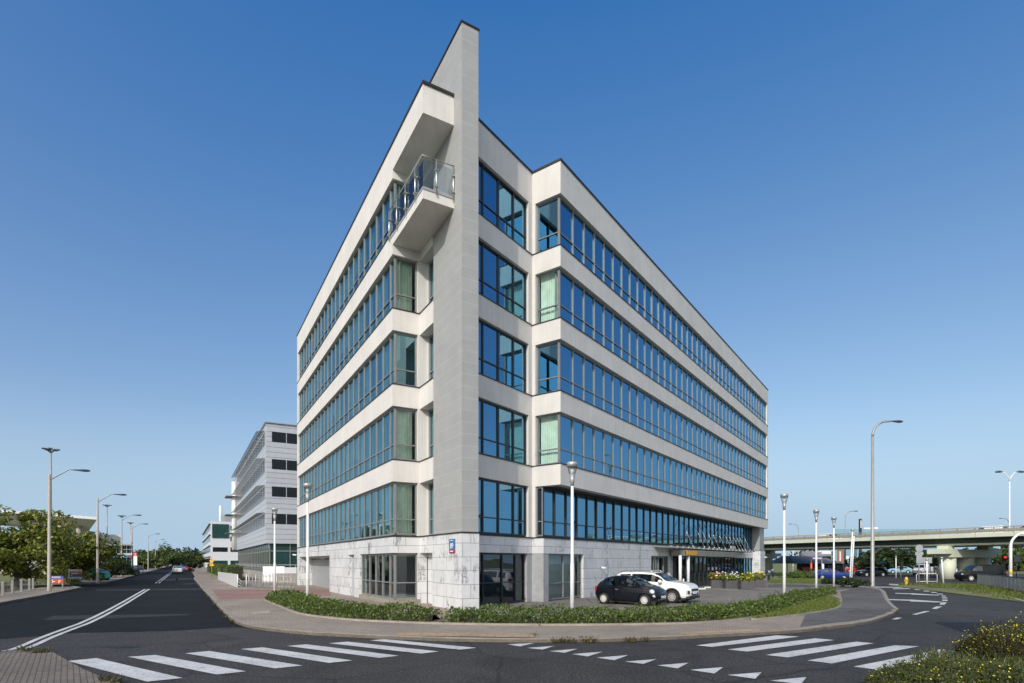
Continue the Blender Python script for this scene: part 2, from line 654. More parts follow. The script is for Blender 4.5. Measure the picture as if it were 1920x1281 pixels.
def quad_sheet(name, mat, quads, z, label=None):
    mb = MB()
    for q in quads:
        pts = [G(x, y) for x, y in q]
        a = sum(pts[i].x * pts[(i + 1) % len(pts)].y - pts[(i + 1) % len(pts)].x * pts[i].y for i in range(len(pts)))
        if a < 0:
            pts = pts[::-1]
        mb.face([(p.x, p.y, z) for p in pts])
    return struct(mb, name, mat, label)
quad_sheet('asphalt_patch', M['asphalt_patch'], [
    [(80, 1163), (100, 1155), (360, 1151.5), (350, 1154), (180, 1161)], [(180, 1105.5), (378, 1103.5), (385, 1106.5), (180, 1108)],
    [(330, 1085), (360, 1084), (362, 1087), (330, 1088)], [(345, 1094.5), (368, 1093), (371, 1095), (342, 1096.5)],
    [(310, 1086.5), (334, 1085.2), (334, 1088), (309, 1089)]], .008, 'pale repair strips across the dark street')

# building block pavement (raised) : kerb line along the roads
PZ = .09
kerb_px = [(352.8, 1070), (363, 1086), (378.6, 1105), (394, 1122), (406, 1136), (418, 1149), (430, 1161), (441, 1169), (458, 1175.6), (475, 1179), (501, 1183), (535.6, 1186.8), (579, 1191),
           (639, 1194), (675, 1196), (726, 1198.4), (812, 1202), (899, 1204), (959, 1204.7), (1012, 1205), (1132, 1204), (1270, 1199), (1366, 1193.7), (1452, 1189.4), (1504, 1186), (1539, 1181.6), (1600, 1174.5),
           (1634, 1168.7), (1660, 1160), (1674, 1154.5), (1685, 1146)]
kerb = [LF(420, -8.0)] + [G(x, y) for x, y in kerb_px]
kerb[1] = LF(70, -8.0)
bay = [G(1676, 1139), G(1668, 1130), G(1664, 1121), G(1660, 1112), G(1652, 1106), G(1636, 1102.6), G(1611, 1101)]
block = kerb + bay + [V(31, 54), V(33, 60), V(36, 72), V(44, 84), V(30, 96), V(0, 90), LF(60, 20), LF(420, 20)]
mb = MB()
mb.prism([(p.x, p.y) for p in block], -.04, PZ)
struct(mb, 'pavement', M['pavers'])
mb = MB()
mb.band([(p.x, p.y) for p in kerb + bay], .17, -.03, PZ + .02, side=1)
kb = struct(mb, 'kerb', M['kerb'])
# red brick drive and cycle crossing in the pavement by the side entrance
quad_sheet('red_brick_drive', M['pavers_red'], [[(398, 1108), (410, 1127), (500, 1124.5), (503, 1116), (620, 1120), (618, 1108), (490, 1108)]], PZ + .006)
quad_sheet('tactile_paving', M['pavers_yellow'], [[(745, 1193), (1001, 1197), (1001, 1203), (745, 1199)], [(1275, 1192), (1425, 1186), (1425, 1189.5), (1275, 1197)]], PZ + .026)
# forecourt and the grey path at the right end
hedge_front_px = [(497.7, 1125.5), (518, 1134), (544, 1145), (570, 1154), (639, 1161.8), (691.8, 1165.6), (812.5, 1170.4), (959, 1173), (1132.5, 1173), (1279, 1170.4), (1331.8, 1167.8), (1400.8, 1161), (1443.9, 1152), (1469.8, 1145.5), (1504, 1133), (1538.8, 1122.5), (1569.8, 1115)]
HF = chaikin([G(x, y, PZ) for x, y in hedge_front_px], 2)
def offset_line(line, d):
    out = []
    for i, p in enumerate(line):
        a, b = line[max(0, i - 1)], line[min(len(line) - 1, i + 1)]
        t = (b - a).normalized()
        out.append(p + V(-t.y, t.x) * d)
    return out
HB = []
for _i, _p in enumerate(HF):
    _a, _b = HF[max(0, _i - 1)], HF[min(len(HF) - 1, _i + 1)]
    _t = (_b - _a).normalized()
    _k = _i / (len(HF) - 1)
    HB.append(_p + V(-_t.y, _t.x) * (1.75 if _k < .62 else 1.75 - (_k - .62) / .38 * .75))
fc = [HB[i] for i in range(len(HB) // 2 - 9, len(HB), 2)] + [G(1600, 1104), V(33, 61), RF(52, -1), RF(30, .5), RF(0, 1.9), RF(-5.4, 2.4), LF(-5, 2), LF(-6.5, 1.5)]
sheet(fc, PZ + .006, 'forecourt', M['forecourt'])
sheet([G(1500, 1181), G(1560, 1173), G(1600, 1168.5), G(1634, 1163), G(1660, 1154), G(1678, 1143), G(1668, 1137), G(1660, 1129), G(1656, 1121), G(1653, 1113), G(1647, 1107.5), G(1630, 1104), G(1600, 1105), G(1575, 1112), G(1580, 1128), G(1574, 1139), G(1550, 1148), G(1510, 1157)],
      PZ + .010, 'path', M['path'])
# planting strip under the hedge
mb = MB()
mb.prism([(p.x, p.y) for p in HF] + [(p.x, p.y) for p in HB[::-1]], 0, PZ + .03)
struct(mb, 'planting_bed', M['soil'])
mb = MB()
mb.band([(p.x, p.y) for p in HF], .08, 0, PZ + .07, side=-1)
struct(mb, 'bed_edging', M['kerb'])
lawn_px = [(1400, 1164), (1452.5, 1159), (1504, 1153), (1547, 1146), (1569.8, 1141), (1576, 1134), (1571, 1125.5), (1559, 1120), (1535, 1124), (1504, 1134), (1469.8, 1146), (1443.9, 1153)]
lawn = chaikin([G(x, y, PZ) for x, y in lawn_px], 1, True)
mb = MB()
mb.prism([(p.x, p.y) for p in lawn], 0, PZ + .05)
struct(mb, 'lawn', M['lawn'])
mb = MB()
mb.band([(p.x, p.y) for p in lawn] + [(lawn[0].x, lawn[0].y)], .1, 0, PZ + .06, side=-1)
struct(mb, 'lawn_edging', M['kerb'])
# left pavement, verge and the corner islands in the foreground
lk = [LF(-14, -22), LF(0, -18.6), LF(20, -17.4), LF(32, -17.0), LF(36, -18.2)]
mb = MB()
mb.prism([(p.x, p.y) for p in lk] + [tuple(LF(36, -20)[:2]), tuple(LF(0, -21.2)[:2]), tuple(LF(-14, -25)[:2])], -.04, .1)
lk2 = [LF(43, -19), LF(46, -16.7), LF(55, -16.4), LF(420, -16.3)]
mb.prism([(p.x, p.y) for p in lk2] + [tuple(LF(420, -19)[:2]), tuple(LF(43, -19.5)[:2])], -.04, .1)
struct(mb, 'far_pavement', M['pavers'])
mb = MB()
mb.band([(p.x, p.y) for p in lk], .15, -.03, .13, side=1)
mb.band([(p.x, p.y) for p in lk2], .15, -.03, .13, side=1)
struct(mb, 'far_kerb', M['kerb'])
isl = [V(-24, 15.2), G(0, 1224.7), G(5, 1222.5), G(43, 1219.6), G(95, 1222.5), G(126, 1240.5), G(155, 1257), G(190, 1272), G(224, 1284), V(-5, 9), V(-3.2, 4), V(-3, -6), V(-24, -6)]
mb = MB()
mb.prism([(p.x, p.y) for p in isl], -.04, .035)
struct(mb, 'corner_pavement', M['pavers_old'])
isl2 = [G(1640, 1294), G(1690, 1268), G(1760, 1250), G(1840, 1228), G(1925, 1200), V(22, 14.5), V(26, -6), V(5, -6), V(6, 6)]
mb = MB()
mb.prism([(p.x, p.y) for p in isl2], -.04, .03)
struct(mb, 'verge', M['grassland'])
verge = outer + [V(60, 20), V(75, 20), V(75, 44), V(56, 58), V(42, 57), V(36, 54.5)]
mb = MB()
mb.prism([(p.x, p.y) for p in verge], -.04, .06)
struct(mb, 'far_verge', M['grassland'])
mb = MB()
mb.band([(p.x, p.y) for p in [V(46, 24)] + outer + [V(36, 54.5)]], .3, -.03, .09, side=-1)
struct(mb, 'far_verge_kerb', M['kerb'])

# road markings
zl = [[(126.8, 1240.3), (181, 1235), (343, 1272.5), (276, 1279.2)], [(239.8, 1232.5), (291.5, 1229), (461.5, 1259.8), (406, 1265.8)],
      [(347.6, 1226), (392.5, 1221.6), (566.7, 1248.9), (516.7, 1254.4)], [(452, 1217.8), (492.5, 1214.7), (660.7, 1239.4), (616.7, 1244)],
      [(538, 1212), (575, 1209), (747.8, 1230.4), (711.6, 1234.6)], [(616.7, 1207), (652, 1204), (822.9, 1222.5), (790, 1226.5)],
      [(693.5, 1201.5), (721, 1199.3), (893.6, 1215.6), (861.7, 1219)]]
zr = [[(1305, 1211), (1335, 1213.9), (1499, 1194.6), (1456, 1192)], [(1364.5, 1218.7), (1400.8, 1222.7), (1564.6, 1201), (1528.4, 1197.7)],
      [(1435, 1229), (1476.7, 1233.7), (1638.8, 1207), (1605, 1204)], [(1513.7, 1239.4), (1559.5, 1245), (1723, 1212.7), (1677.6, 1211)],
      [(1600, 1251), (1657, 1258.4), (1801.8, 1223), (1765.6, 1217.8)]]
tri = [[(952, 1209), (1003, 1206.3), (974.7, 1213)], [(988.5, 1215.8), (1039, 1212), (1017, 1219)], [(1029.9, 1221.8), (1083, 1217.3), (1059, 1225)],
       [(1072, 1227.3), (1130, 1223), (1102, 1232)], [(1118.7, 1234), (1178, 1229.4), (1152, 1239)], [(1172, 1241.6), (1230.8, 1236.8), (1206.7, 1246)],
       [(1232.6, 1248.5), (1291, 1243.7), (1270.5, 1254.4)], [(1293.8, 1257), (1356, 1252), (1339.5, 1264)], [(1364.5, 1266.7), (1428, 1261.5), (1416, 1274)],
       [(1444, 1277.4), (1512, 1270.8), (1502, 1284)]]
quad_sheet('zebra_crossing', M['paint'], zl, .012, 'seven white stripes across the left street mouth')
quad_sheet('zebra_crossing', M['paint'], zr, .012, 'five white stripes across the right road')
quad_sheet('give_way_triangles', M['paint'], tri, .012)
r6 = lambda q: [(1600 + x / 5.797, 1060 + y / 5.797) for x, y in q]
dash = [r6(q) for q in ([(635, 538), (780, 500), (835, 502), (690, 540)], [(850, 475), (900, 450), (968, 450), (905, 477)], [(935, 430), (960, 405), (1018, 405), (990, 432)],
        [(965, 390), (965, 376), (1025, 376), (1025, 390)], [(965, 362), (965, 352), (1020, 352), (1020, 362)], [(958, 341), (958, 332), (1005, 332), (1005, 341)],
        [(915, 318), (905, 310), (970, 312), (975, 320)], [(850, 300), (845, 290), (905, 295), (910, 303)], [(765, 285), (765, 275), (825, 280), (830, 288)],
        [(665, 268), (665, 260), (725, 265), (730, 272)], [(415, 592), (470, 572), (530, 573), (480, 592)])]
lines = [r6(q) for q in ([(380, 370), (620, 376), (620, 388), (380, 379)], [(620, 374), (955, 398), (955, 407), (620, 396)], [(455, 303), (630, 308), (630, 316), (455, 310)],
         [(630, 306), (930, 325), (930, 331), (630, 320)], [(390, 203), (490, 207), (490, 216), (390, 211)], [(40, 230), (600, 240), (600, 247), (40, 239)], [(430, 253), (620, 250), (620, 258), (430, 261)])]
quad_sheet('dashed_lane_line', M['paint'], dash, .012)
quad_sheet('bay_lines', M['paint'], lines, .012)
mb = MB()
cl = [G(8, 1222), G(38, 1218.7), G(93, 1192.8), G(184.6, 1160), G(276, 1105)]
cl = [p for p in chaikin(cl, 2)]
for o in (-.14, .14):
    a, b = offset_line(cl, o - .075), offset_line(cl, o + .075)
    for i in range(len(cl) - 1):
        mb.face([(*a[i][:2], .013), (*a[i + 1][:2], .013), (*b[i + 1][:2], .013), (*b[i][:2], .013)])
for k in range(12):
    s0 = 43 + 7 * k
    for o in (-12.1, -11.8):
        mb.face([(*LF(s0, o)[:2], .013), (*LF(s0, o + .13)[:2], .013), (*LF(s0 + 5, o + .13)[:2], .013), (*LF(s0 + 5, o)[:2], .013)])
o = struct(mb, 'centre_lines', M['paint'])
for p in o.data.polygons:
    if p.normal.z < 0:
        p.flip()
mb = MB()
q = [G(x, y, PZ) for x, y in ((472, 1148), (505, 1145), (507, 1149), (474, 1152))]
mb.face([(p.x, p.y, PZ + .008) for p in q])
struct(mb, 'manhole_cover', M['concrete'])

# ------------------------------------------------------------------ main office building
random.seed(7)
FL = 3.915
sill = [3.66 + FL * k for k in range(5)]
top = [z + 2.80 for z in sill]
ROOF = 23.88
bld = empty('office_building', LF(0, 0, 0), 'cream five storey flatiron office block with blue ribbon windows and a tall grey corner blade', 'office building')
EL, ER = 28.9, 50.6
chainL = [LF(EL, 3.0), LF(EL, 0), LF(0, 0), LF(0, 1.48), LF(-1.81, 1.48)]
chainR = [RF(-5.8, 1.825), RF(0, 1.825), RF(0, 0), RF(ER, 0), RF(ER, 3.0)]
chainR1 = [RF(-5.8, 1.825), RF(0, 1.825), RF(0, 1.086), RF(ER - 2.5, 1.086)]
def P2(l):
    return [(p.x, p.y) for p in l]
# storey bands
for k in range(5):
    z0 = top[k]
    z1 = sill[k + 1] if k < 4 else ROOF
    mb = MB()
    mb.band(P2(chainL), .5, z0, z1, side=1)
    mb.band(P2(chainR), .5, z0, z1, side=1)
    o = mb.build('parapet' if k == 4 else 'spandrel', M['cream'], bld)
    if k < 4:
        mb = MB()
        for ch in (chainL, chainR):
            out = [V(p.x, p.y) for p in ch]
            pts = offset_line(out, 0)
            mb.band(P2(ch), -.035, z1 - .002, z1 + .045, side=1)
            mb.band(P2(ch), .55, z1 + .003, z1 + .045, side=1)
        mb.build('sill_flashing', M['coping'], bld)
mb = MB()
for ch in ([LF(EL, 14), LF(EL, 0), LF(-4.36, 0), LF(-4.36, 1.50)], chainR[:4] + [RF(ER, 10)]):
    mb.band(P2(ch), .62, ROOF, ROOF + .09, side=1)
    mb.band(P2(ch), -.04, ROOF - .03, ROOF + .09, side=1)
mb.build('coping', M['coping'], bld)
# wall strips between the window ribbons
def pier(p, ax, ay, h):
    MB().obox(p, ax, ay, V(0, 0, h)).build('wall_pier', M['cream'], bld)
for k in range(5):
    a, b = sill[k], top[k]
    pier(LF(EL - .42, .003, a), dL * .417, pL * .45, b - a)
    pier(LF(.003, 1.37, a), dL * .45, pL * .527, b - a)
    pier(LF(-.08, 1.90, a - 1.1), dL * .6, pL * .4, b - a + 2.3 if k < 4 else b - a + 1.1)
    pier(RF(-.36, 1.828, a), dR * .357, pR * .3, b - a)
    pier(RF(.003, 1.62, a), dR * .45, pR * .5, b - a)
    if k > 0:
        pier(RF(ER - .4, .003, a), dR * .397, pR * .5, b - a)
    MB().obox(LF(-1.81, 1.903, top[k] - .003), dL * 1.5, pL * .4, V(0, 0, 1.15)).build('slot_lintel', M['cream'], bld)
# ends and back of the block
mb = MB()
mb.band(P2([LF(EL - .003, .5), LF(EL - .003, 14)]), .3, 0, ROOF, side=-1)
mb.band(P2([LF(EL, 14), RF(ER, 10)]), .3, 0, ROOF, side=-1)
mb.band(P2([RF(ER - .003, .5), RF(ER - .003, 10)]), .3, 0, ROOF, side=1)
mb.build('end_wall', M['cream'], bld)
# floors, ceilings and the inner core seen through the glass
inner = [LF(28.5, .5), LF(.5, .5), LF(.5, 2.35), LF(-1.5, 2.35), RF(-5.2, 2.4), RF(.5, 2.4), RF(.5, .55), RF(50.1, .55), RF(50.1, 9.9), LF(28.5, 13.9)]
inner1 = [LF(28.5, .5), LF(.5, .5), LF(.5, 2.35), LF(-1.5, 2.35), RF(-5.2, 2.4), RF(.5, 2.4), RF(.5, 1.6), RF(50.1, 1.6), RF(50.1, 9.9), LF(28.5, 13.9)]
for k in range(6):
    z = sill[k] - .72 if k < 5 else ROOF - .45
    mb = MB()
    mb.prism(P2(inner if k != 0 else inner1), z - .32, z)
    mb.build('roof' if k == 5 else 'floor_slab', M['ceiling'], bld)
mb = MB()
mb.prism(P2([LF(25, 4.5), LF(6, 4.5), RF(6, 5), RF(47, 5), RF(47, 8), LF(25, 11)]), .1, ROOF - .8)
mb.build('core_wall', M['interior'], bld)

def ribbon(A, B, n, z0, z1, cuts, frame, glass, cur=None, depth=.12, mw=.07, transom=.3, p_cur=.5, name='window', whole=False):
    """glazing from A to B (plan), n = outward normal; cuts = mullion distances from A"""
    A, B = V(A.x, A.y), V(B.x, B.y)
    d = (B - A)
    L = d.length
    d.normalize()
    mb = MB()
    def bx(u0, u1, w0, w1, dep, out=0.0):
        mb.obox(A + d * u0 + n * out + V(0, 0, w0), d * (u1 - u0), -n * dep, V(0, 0, w1 - w0))
    allc = [0.0] + list(cuts) + [L]
    bx(0, L, z0, z0 + .09, depth)
    bx(0, L, z1 - .10, z1, depth)
    zt = z0 + (z1 - z0) * transom
    e = mw / 2
    for i, c in enumerate(allc):
        c = min(max(c, e), L - e)
        bx(c - e, c + e, z0 + .09, z1 - .10, depth + .02, .02)
    for i in range(len(allc) - 1):
        a, b = allc[i] + (mw if i == 0 else e), allc[i + 1] - (mw if i == len(allc) - 2 else e)
        if b - a > .05:
            bx(a, b, zt - .03, zt + .03, depth - .01, -.005)
    w = mb.build(name, frame, bld)
    gm = MB()
    for i in range(len(allc) - 1):
        a, b = allc[i] + e * .6, allc[i + 1] - e * .6
        for (w0, w1) in ((z0 + .05, zt), (zt, z1 - .05)):
            # each pane sits a hair out of true, so that reflections step from pane to pane
            j = [random.uniform(-.0065, .0065) for _ in range(3)]
            q = [A + d * a - n * (.055 + j[0]) + V(0, 0, w0), A + d * b - n * (.055 + j[1]) + V(0, 0, w0), A + d * b - n * (.055 + j[1] + j[2]) + V(0, 0, w1), A + d * a - n * (.055 + j[0] + j[2]) + V(0, 0, w1)]
            fn = (q[1] - q[0]).cross(q[3] - q[0])
            gm.face(q if fn.dot(n) > 0 else q[::-1])
    gm.build('glass', glass, w)
    if cur:
        i = 0
        while i < len(allc) - 1:
            r = random.random()
            if r < p_cur:
                cm = MB()
                a, b = allc[i], allc[i + 1]
                full = 0 if whole else random.random()
                if full < .55:
                    u0 = a + (.05 if whole else random.choice((0, 0, .3))) * (b - a)
                    u1 = b - (.12 if whole else random.choice((0, 0, .5))) * (b - a)
                    w0, w1 = z0 - .5, z1 + .02
                else:
                    u0, u1 = a + .04, b - .04
                    w1 = z1 + .02
                    w0 = z1 - (z1 - z0) * random.choice((.35, .5, .7, .95))
                st = .07
                u = u0
                ph = 0
                while u < u1 - 1e-6:
                    v = min(u + st, u1)
                    d0 = .30 + (.035 if ph % 2 else 0) * (1 if full < .55 else 0)
                    d1 = .30 + (0 if ph % 2 else .035) * (1 if full < .55 else 0)
                    q = [A + d * u - n * d0 + V(0, 0, w0), A + d * v - n * d1 + V(0, 0, w0), A + d * v - n * d1 + V(0, 0, w1), A + d * u - n * d0 + V(0, 0, w1)]
                    cm.face(q)
                    u = v
                    ph += 1
                cm.build('curtain', cur, w)
            i += 1
    return w

def cuts(first, step, L):
    out, x = [], first
    while x < L - .5:
        out.append(x)
        x += step
    return out
NL, NR, NLr, NRr = -pL, -pR, -dL, -dR
fr = M['frame']
for k in range(5):
    a, b = sill[k] + .045, top[k]
    # left facade, from the corner away
    ribbon(LF(.16, .16), LF(EL - .42, .16), NL, a, b, cuts(.72, 1.275, EL - .6), fr, M['glass_left'], M['curtain'], p_cur=.74)
    # left corner return
    ribbon(LF(.16, .17), LF(.16, 1.37), NLr, a, b, [], fr, M['glass_clear'] if k in (0, 1, 3) else M['glass_left'], M['curtain_green'], p_cur=(1.0 if k in (0, 1, 3) else .0), whole=True)
    # slot window beside the blade
    ribbon(LF(-.08, 1.99), LF(-2.2, 1.99), NL, a, b, [.8], fr, M['glass_left'], M['curtain'], p_cur=.9)
    # recessed bay right of the blade
    ribbon(RF(-5.75, 1.99), RF(-.36, 1.99), NR, a, b, [.3, 1.58, 2.87, 4.2], M['frame_dark'], M['glass_blue'], M['curtain'], p_cur=.3)
    if k > 0:
        ribbon(RF(.18, 1.62), RF(.18, .2), NRr, a, b, [], fr, M['glass_blue'] if k in (2, 4) else M['glass_clear'], M['curtain_green'], p_cur=(1.0 if k in (1, 3) else .0), whole=True)
        ribbon(RF(.2, .18), RF(ER - .4, .18), NR, a, b, cuts(1.49, 1.283, ER - .6), fr, M['glass_blue'], M['curtain'], p_cur=.13)
    else:
        ribbon(RF(.12, 1.62), RF(.12, 1.2), NRr, a, b, [], fr, M['glass_dark'])
        ribbon(RF(.13, 1.2), RF(ER - 3.2, 1.2), NR, a, b, cuts(1.25, 1.283, ER - 3.3), M['frame_dark'], M['glass_blue'], M['curtain'], mw=.09, p_cur=.12)
# soffit over the set back first floor
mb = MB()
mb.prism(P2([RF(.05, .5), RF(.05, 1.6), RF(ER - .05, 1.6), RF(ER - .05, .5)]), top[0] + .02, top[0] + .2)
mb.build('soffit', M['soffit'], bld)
# grey blade wall
BT = 26.62
mb = MB()
mb.prism(P2([LF(-5.206, 1.52), LF(-5.206, 2.354), LF(-1.82, 2.354), LF(-1.82, 1.52)]), 3.66, ROOF)
mb.prism(P2([LF(-5.206, 1.52), LF(-5.206, 2.354), LF(1.5, 2.354), LF(1.5, 1.52)]), ROOF, BT)
bl = mb.build('blade_wall', M['blade'], bld)
mb = MB()
mb.prism(P2([LF(-5.25, 1.47), LF(-5.25, 2.40), LF(1.55, 2.40), LF(1.55, 1.47)]), BT, BT + .07)
mb.build('blade_coping', M['coping'], bl)
# roof overhang and balcony beside the blade
mb = MB()
mb.prism(P2([LF(-4.33, 0), LF(-4.33, 1.519), LF(-.002, 1.519), LF(-.002, 0)]), 22.55, ROOF)
mb.prism(P2([LF(-1.7, 1.52), LF(-1.7, 1.9), LF(-.002, 1.9), LF(-.002, 1.52)]), 22.553, ROOF - .003)
mb.build('roof_overhang', M['cream'], bld)
mb = MB()
mb.prism(P2([LF(-4.33, .002), LF(-4.33, 1.518), LF(-1.6, 1.518), LF(-1.6, 1.9), LF(-.003, 1.9), LF(-.003, .002)]), 18.69, 19.10)
bal = mb.build('balcony', M['cream'], bld)
mb = MB()
mb.band(P2([LF(.3, -.02), LF(-4.36, -.02), LF(-4.36, 1.5)]), .1, 19.10, 19.22, side=1)
mb.build('balcony_kerb', M['grey_paint'], bal)
posts = [(LF(.35, -.07)), LF(-.86, -.07), LF(-2.16, -.07), LF(-3.5, -.07), LF(-4.41, .62), LF(-4.41, 1.46)]
for p in posts:
    mb = MB()
    mb.tube([V(p.x, p.y, 18.98), V(p.x, p.y, 20.55)], .035, 8)
    for z in (19.35, 20.1):
        mb.box(V(p.x, p.y, z), (.16, .16, .03), R(30))
    mb.build('railing_post', M['steel'], bal)
mb = MB()
mb.tube([LF(.5, -.05, 20.6), LF(-4.39, -.05, 20.6), LF(-4.39, 1.5, 20.6)], .03, 8)
mb.build('handrail', M['grey_paint'], bal)
mb = MB()
for a, b in ((LF(.3, .0), LF(-.8, 0)), (LF(-.92, 0), LF(-2.1, 0)), (LF(-2.22, 0), LF(-3.44, 0)), (LF(-3.56, 0), LF(-4.3, 0)), (LF(-4.34, .05), LF(-4.34, .58)), (LF(-4.34, .68), LF(-4.34, 1.42))):
    d = (b - a)
    nn = V(-d.y, d.x).normalized() * .012
    mb.obox(a + V(0, 0, 19.27), d, nn, V(0, 0, 1.2))
mb.build('railing_glass', M['rail_glass'], bal)

# ---- granite ground floor
GT = 3.60
gr = MB()
zb = 2.76
lint = [LF(EL, 3.0), LF(EL, 0), LF(0, 0), LF(0, 1.49), LF(-5.23, 1.49), LF(-5.23, 2.38), LF(-3.2, 2.38)]
gr.band(P2(lint), .45, zb, GT, side=1)
gr.band(P2([RF(-5.75, 1.82), RF(0, 1.82), RF(0, 1.08), RF(ER - 3, 1.08)]), .45, zb, GT, side=1)
def gwall(p, q, th, z0=0.0, z1=zb, side=1):
    gr.band(P2([p, q]), th, z0, z1, side=side)
gwall(LF(EL, 0), LF(EL - 1.1, 0), 1.2)                      # far pier by the garage
gwall(LF(14.8, 0), LF(9.25, 0), .45)                       # wall between garage and door
gwall(LF(7.7, 0), LF(6.35, 0), .45)
gr.obox(LF(-.003, 1.38, 0), dL * .45, pL * .5, V(0, 0, zb))
gr.obox(LF(-2.0, 1.95, 0), dL * 2.4, pL * .4, V(0, 0, zb))  # back of the niche
gr.prism(P2([LF(-5.227, 1.493), LF(-5.227, 2.377), LF(-1.75, 2.377), LF(-1.75, 1.493)]), 0, zb)   # blade foot
gwall(RF(4.54, 1.08), RF(15.27, 1.08), .45)
gwall(RF(19.25, 1.08), RF(19.9, 1.08), .5)
gr.obox(RF(ER - 3.0, .25, 0), dR * 2.6, pR * 1.2, V(0, 0, GT))      # end pier
gr.obox(RF(-4.1, 2.2, 0), dR * 1.55, pR * .3, V(0, 0, zb))   # granite pier behind the dark glazing
base = gr.build('granite_base', M['granite'], bld)
mb = MB()
mb.band(P2(lint), -.035, GT, GT + .06, side=1)
mb.band(P2(lint), .5, GT + .003, GT + .06, side=1)
mb.band(P2([RF(-5.75, 1.82), RF(0, 1.82), RF(0, 1.08), RF(ER - 3, 1.08)]), -.035, GT, GT + .06, side=1)
mb.band(P2([RF(-5.75, 1.82), RF(0, 1.82), RF(0, 1.08), RF(ER - 3, 1.08)]), .3, GT + .003, GT + .06, side=1)
mb.build('base_ledge', M['coping'], bld)
mb = MB()
mb.obox(RF(ER - 2.9, .35, GT + .06), dR * 2.3, pR * 1.2, V(0, 0, top[0] - GT - .06))
mb.build('end_column', M['grey_paint'], bld)
# garage door and side door
mb = MB()
n_s = 14
for i in range(n_s):
    z0 = .05 + i * 2.45 / n_s
    mb.obox(LF(14.8, 1.15 + (i % 2) * .008, z0), dL * 13.0, pL * .06, V(0, 0, 2.45 / n_s - .004))
mb.obox(LF(14.8, 1.25, 0), dL * 13.0, pL * .06, V(0, 0, zb))
gd = mb.build('garage_door', M['grey_paint'], bld)
mb = MB()
mb.box(LF(22, 1.0, 2.6), (1.2, .12, .12), R(120))
mb.build('lamp', M['white_paint'], gd)
mb = MB()
mb.obox(LF(7.7, .22, .05), dL * 1.55, pL * .06, V(0, 0, 2.1))
mb.obox(LF(7.7, .26, 2.17), dL * 1.55, pL * .06, V(0, 0, .59))
dr = mb.build('door', plain('side_door_grey', (.42, .45, .47), .4, .1, .05), bld)
mb = MB()
mb.box(LF(7.9, .17, 1.05), (.05, .12, .14), R(30))
mb.build('handle', M['steel'], dr)
# side floor finishing inside ground floor
mb = MB()
mb.prism(P2([LF(8, .5), LF(.5, .5), LF(.5, 1.9), RF(-5, 2.6), RF(.5, 2.5), RF(.5, 1.6), RF(49, 1.6), RF(47, 8), LF(25, 11)]), .0, .12)
mb.build('ground_floor', M['interior'], bld)
# corner shop window
zs = .32
ribbon(LF(.13, .13), LF(6.35, .13), NL, zs, zb, cuts(.75, 1.28, 6.2), M['frame'], M['glass_clear'], None, mw=.065, transom=.36)
ribbon(LF(.13, .14), LF(.13, 1.38), NLr, zs, zb, [], M['frame'], M['glass_clear'], None, transom=.36)
mb = MB()
mb.band(P2([LF(6.5, -.02), LF(-.02, -.02), LF(-.02, 1.5)]), .5, 0, zs, side=1)
mb.build('window_ledge', M['kerb'], bld)
# ground floor glazing right of the blade
ribbon(RF(-5.6, 2.05), RF(-.45, 2.05), NR, .12, zb, [1.5, 3.1, 4.3], M['frame_dark'], M['glass_dark'], None, transom=.42)
mb = MB()
mb.obox(RF(-2.5, 2.5, .15), dR * 2.0, pR * .05, V(0, 0, 2.6))
mb.obox(RF(.5, 1.65, .15), dR * 3.6, pR * .05, V(0, 0, 2.6))
mb.build('window_blind', M['blind'], bld)
mb = MB()
mb.prism(P2([RF(-.45, 1.86), RF(-.45, 2.15), RF(.02, 2.15), RF(.55, 1.5), RF(.55, 1.1), RF(.02, 1.1), RF(.02, 1.86)]), 0.0, zb)
mb.build('corner_column', plain('column_grey', (.36, .37, .38), .45), bld)
ribbon(RF(.56, 1.25), RF(4.54, 1.25), NR, .14, zb, [1.85, 3.1], M['frame'], M['glass_clear'], None, mw=.06, transom=.36)
ribbon(RF(15.27, 1.25), RF(19.25, 1.25), NR, .14, zb, [.9, 1.9, 3.0], M['frame'], M['glass_clear'], None, mw=.09, transom=.36)
ribbon(RF(36.5, 1.22), RF(ER - 3, 1.22), NR, .14, zb, cuts(1.2, 1.2, 11), M['frame_dark'], M['glass_blue'], None, mw=.12, transom=.36)
# glazed entrance lobby, steel fascia, canopy with tie rods
ribbon(RF(19.9, .35), RF(36.5, .35), NR, .12, zb, cuts(1.1, 1.18, 16.6), M['frame_dark'], M['glass_dark'], None, mw=.14, transom=.42)
ribbon(RF(19.9, 1.2), RF(19.9, .35), NRr, .12, zb, [], M['frame_dark'], M['glass_dark'], None)
mb = MB()
arc = [RF(19.0, .9), RF(19.0, .12), RF(19.5, -.1), RF(21, -.2), RF(30, -.2), RF(34, -.15), RF(36.2, .0), RF(36.6, .3), RF(36.6, .9)]
mb.prism(P2(arc), zb + .02, 3.28)
fas = mb.build('entrance_fascia', plain('fascia_steel', (.40, .38, .33), .3, .7, .15, 1.0), bld)
mb = MB()
mb.obox(RF(19.6, -.225, 2.86), dR * 2.6, pR * .05, V(0, 0, .36))
mb.build('orange_sign', plain('orange_sign', (.75, .36, .03), .5), fas)
can = MB()
can.obox(RF(15.8, 1.07, 3.44), dR * 27.4, -pR * 1.07, V(0, 0, .045))
canopy = can.build('canopy', plain('canopy_glass', (.34, .36, .35), .12, .3), bld)
mb = MB()
mb.obox(RF(15.75, -.03, 3.40), dR * 27.5, -pR * .06, V(0, 0, .12))
t = 16.4
while t < 43:
    mb.obox(RF(t, 1.06, 3.36), dR * .07, -pR * 1.1, V(0, 0, .08))
    mb.box(RF(t + .03, -.09, 3.5), (.14, .14, .16), R(54))
    t += 1.35
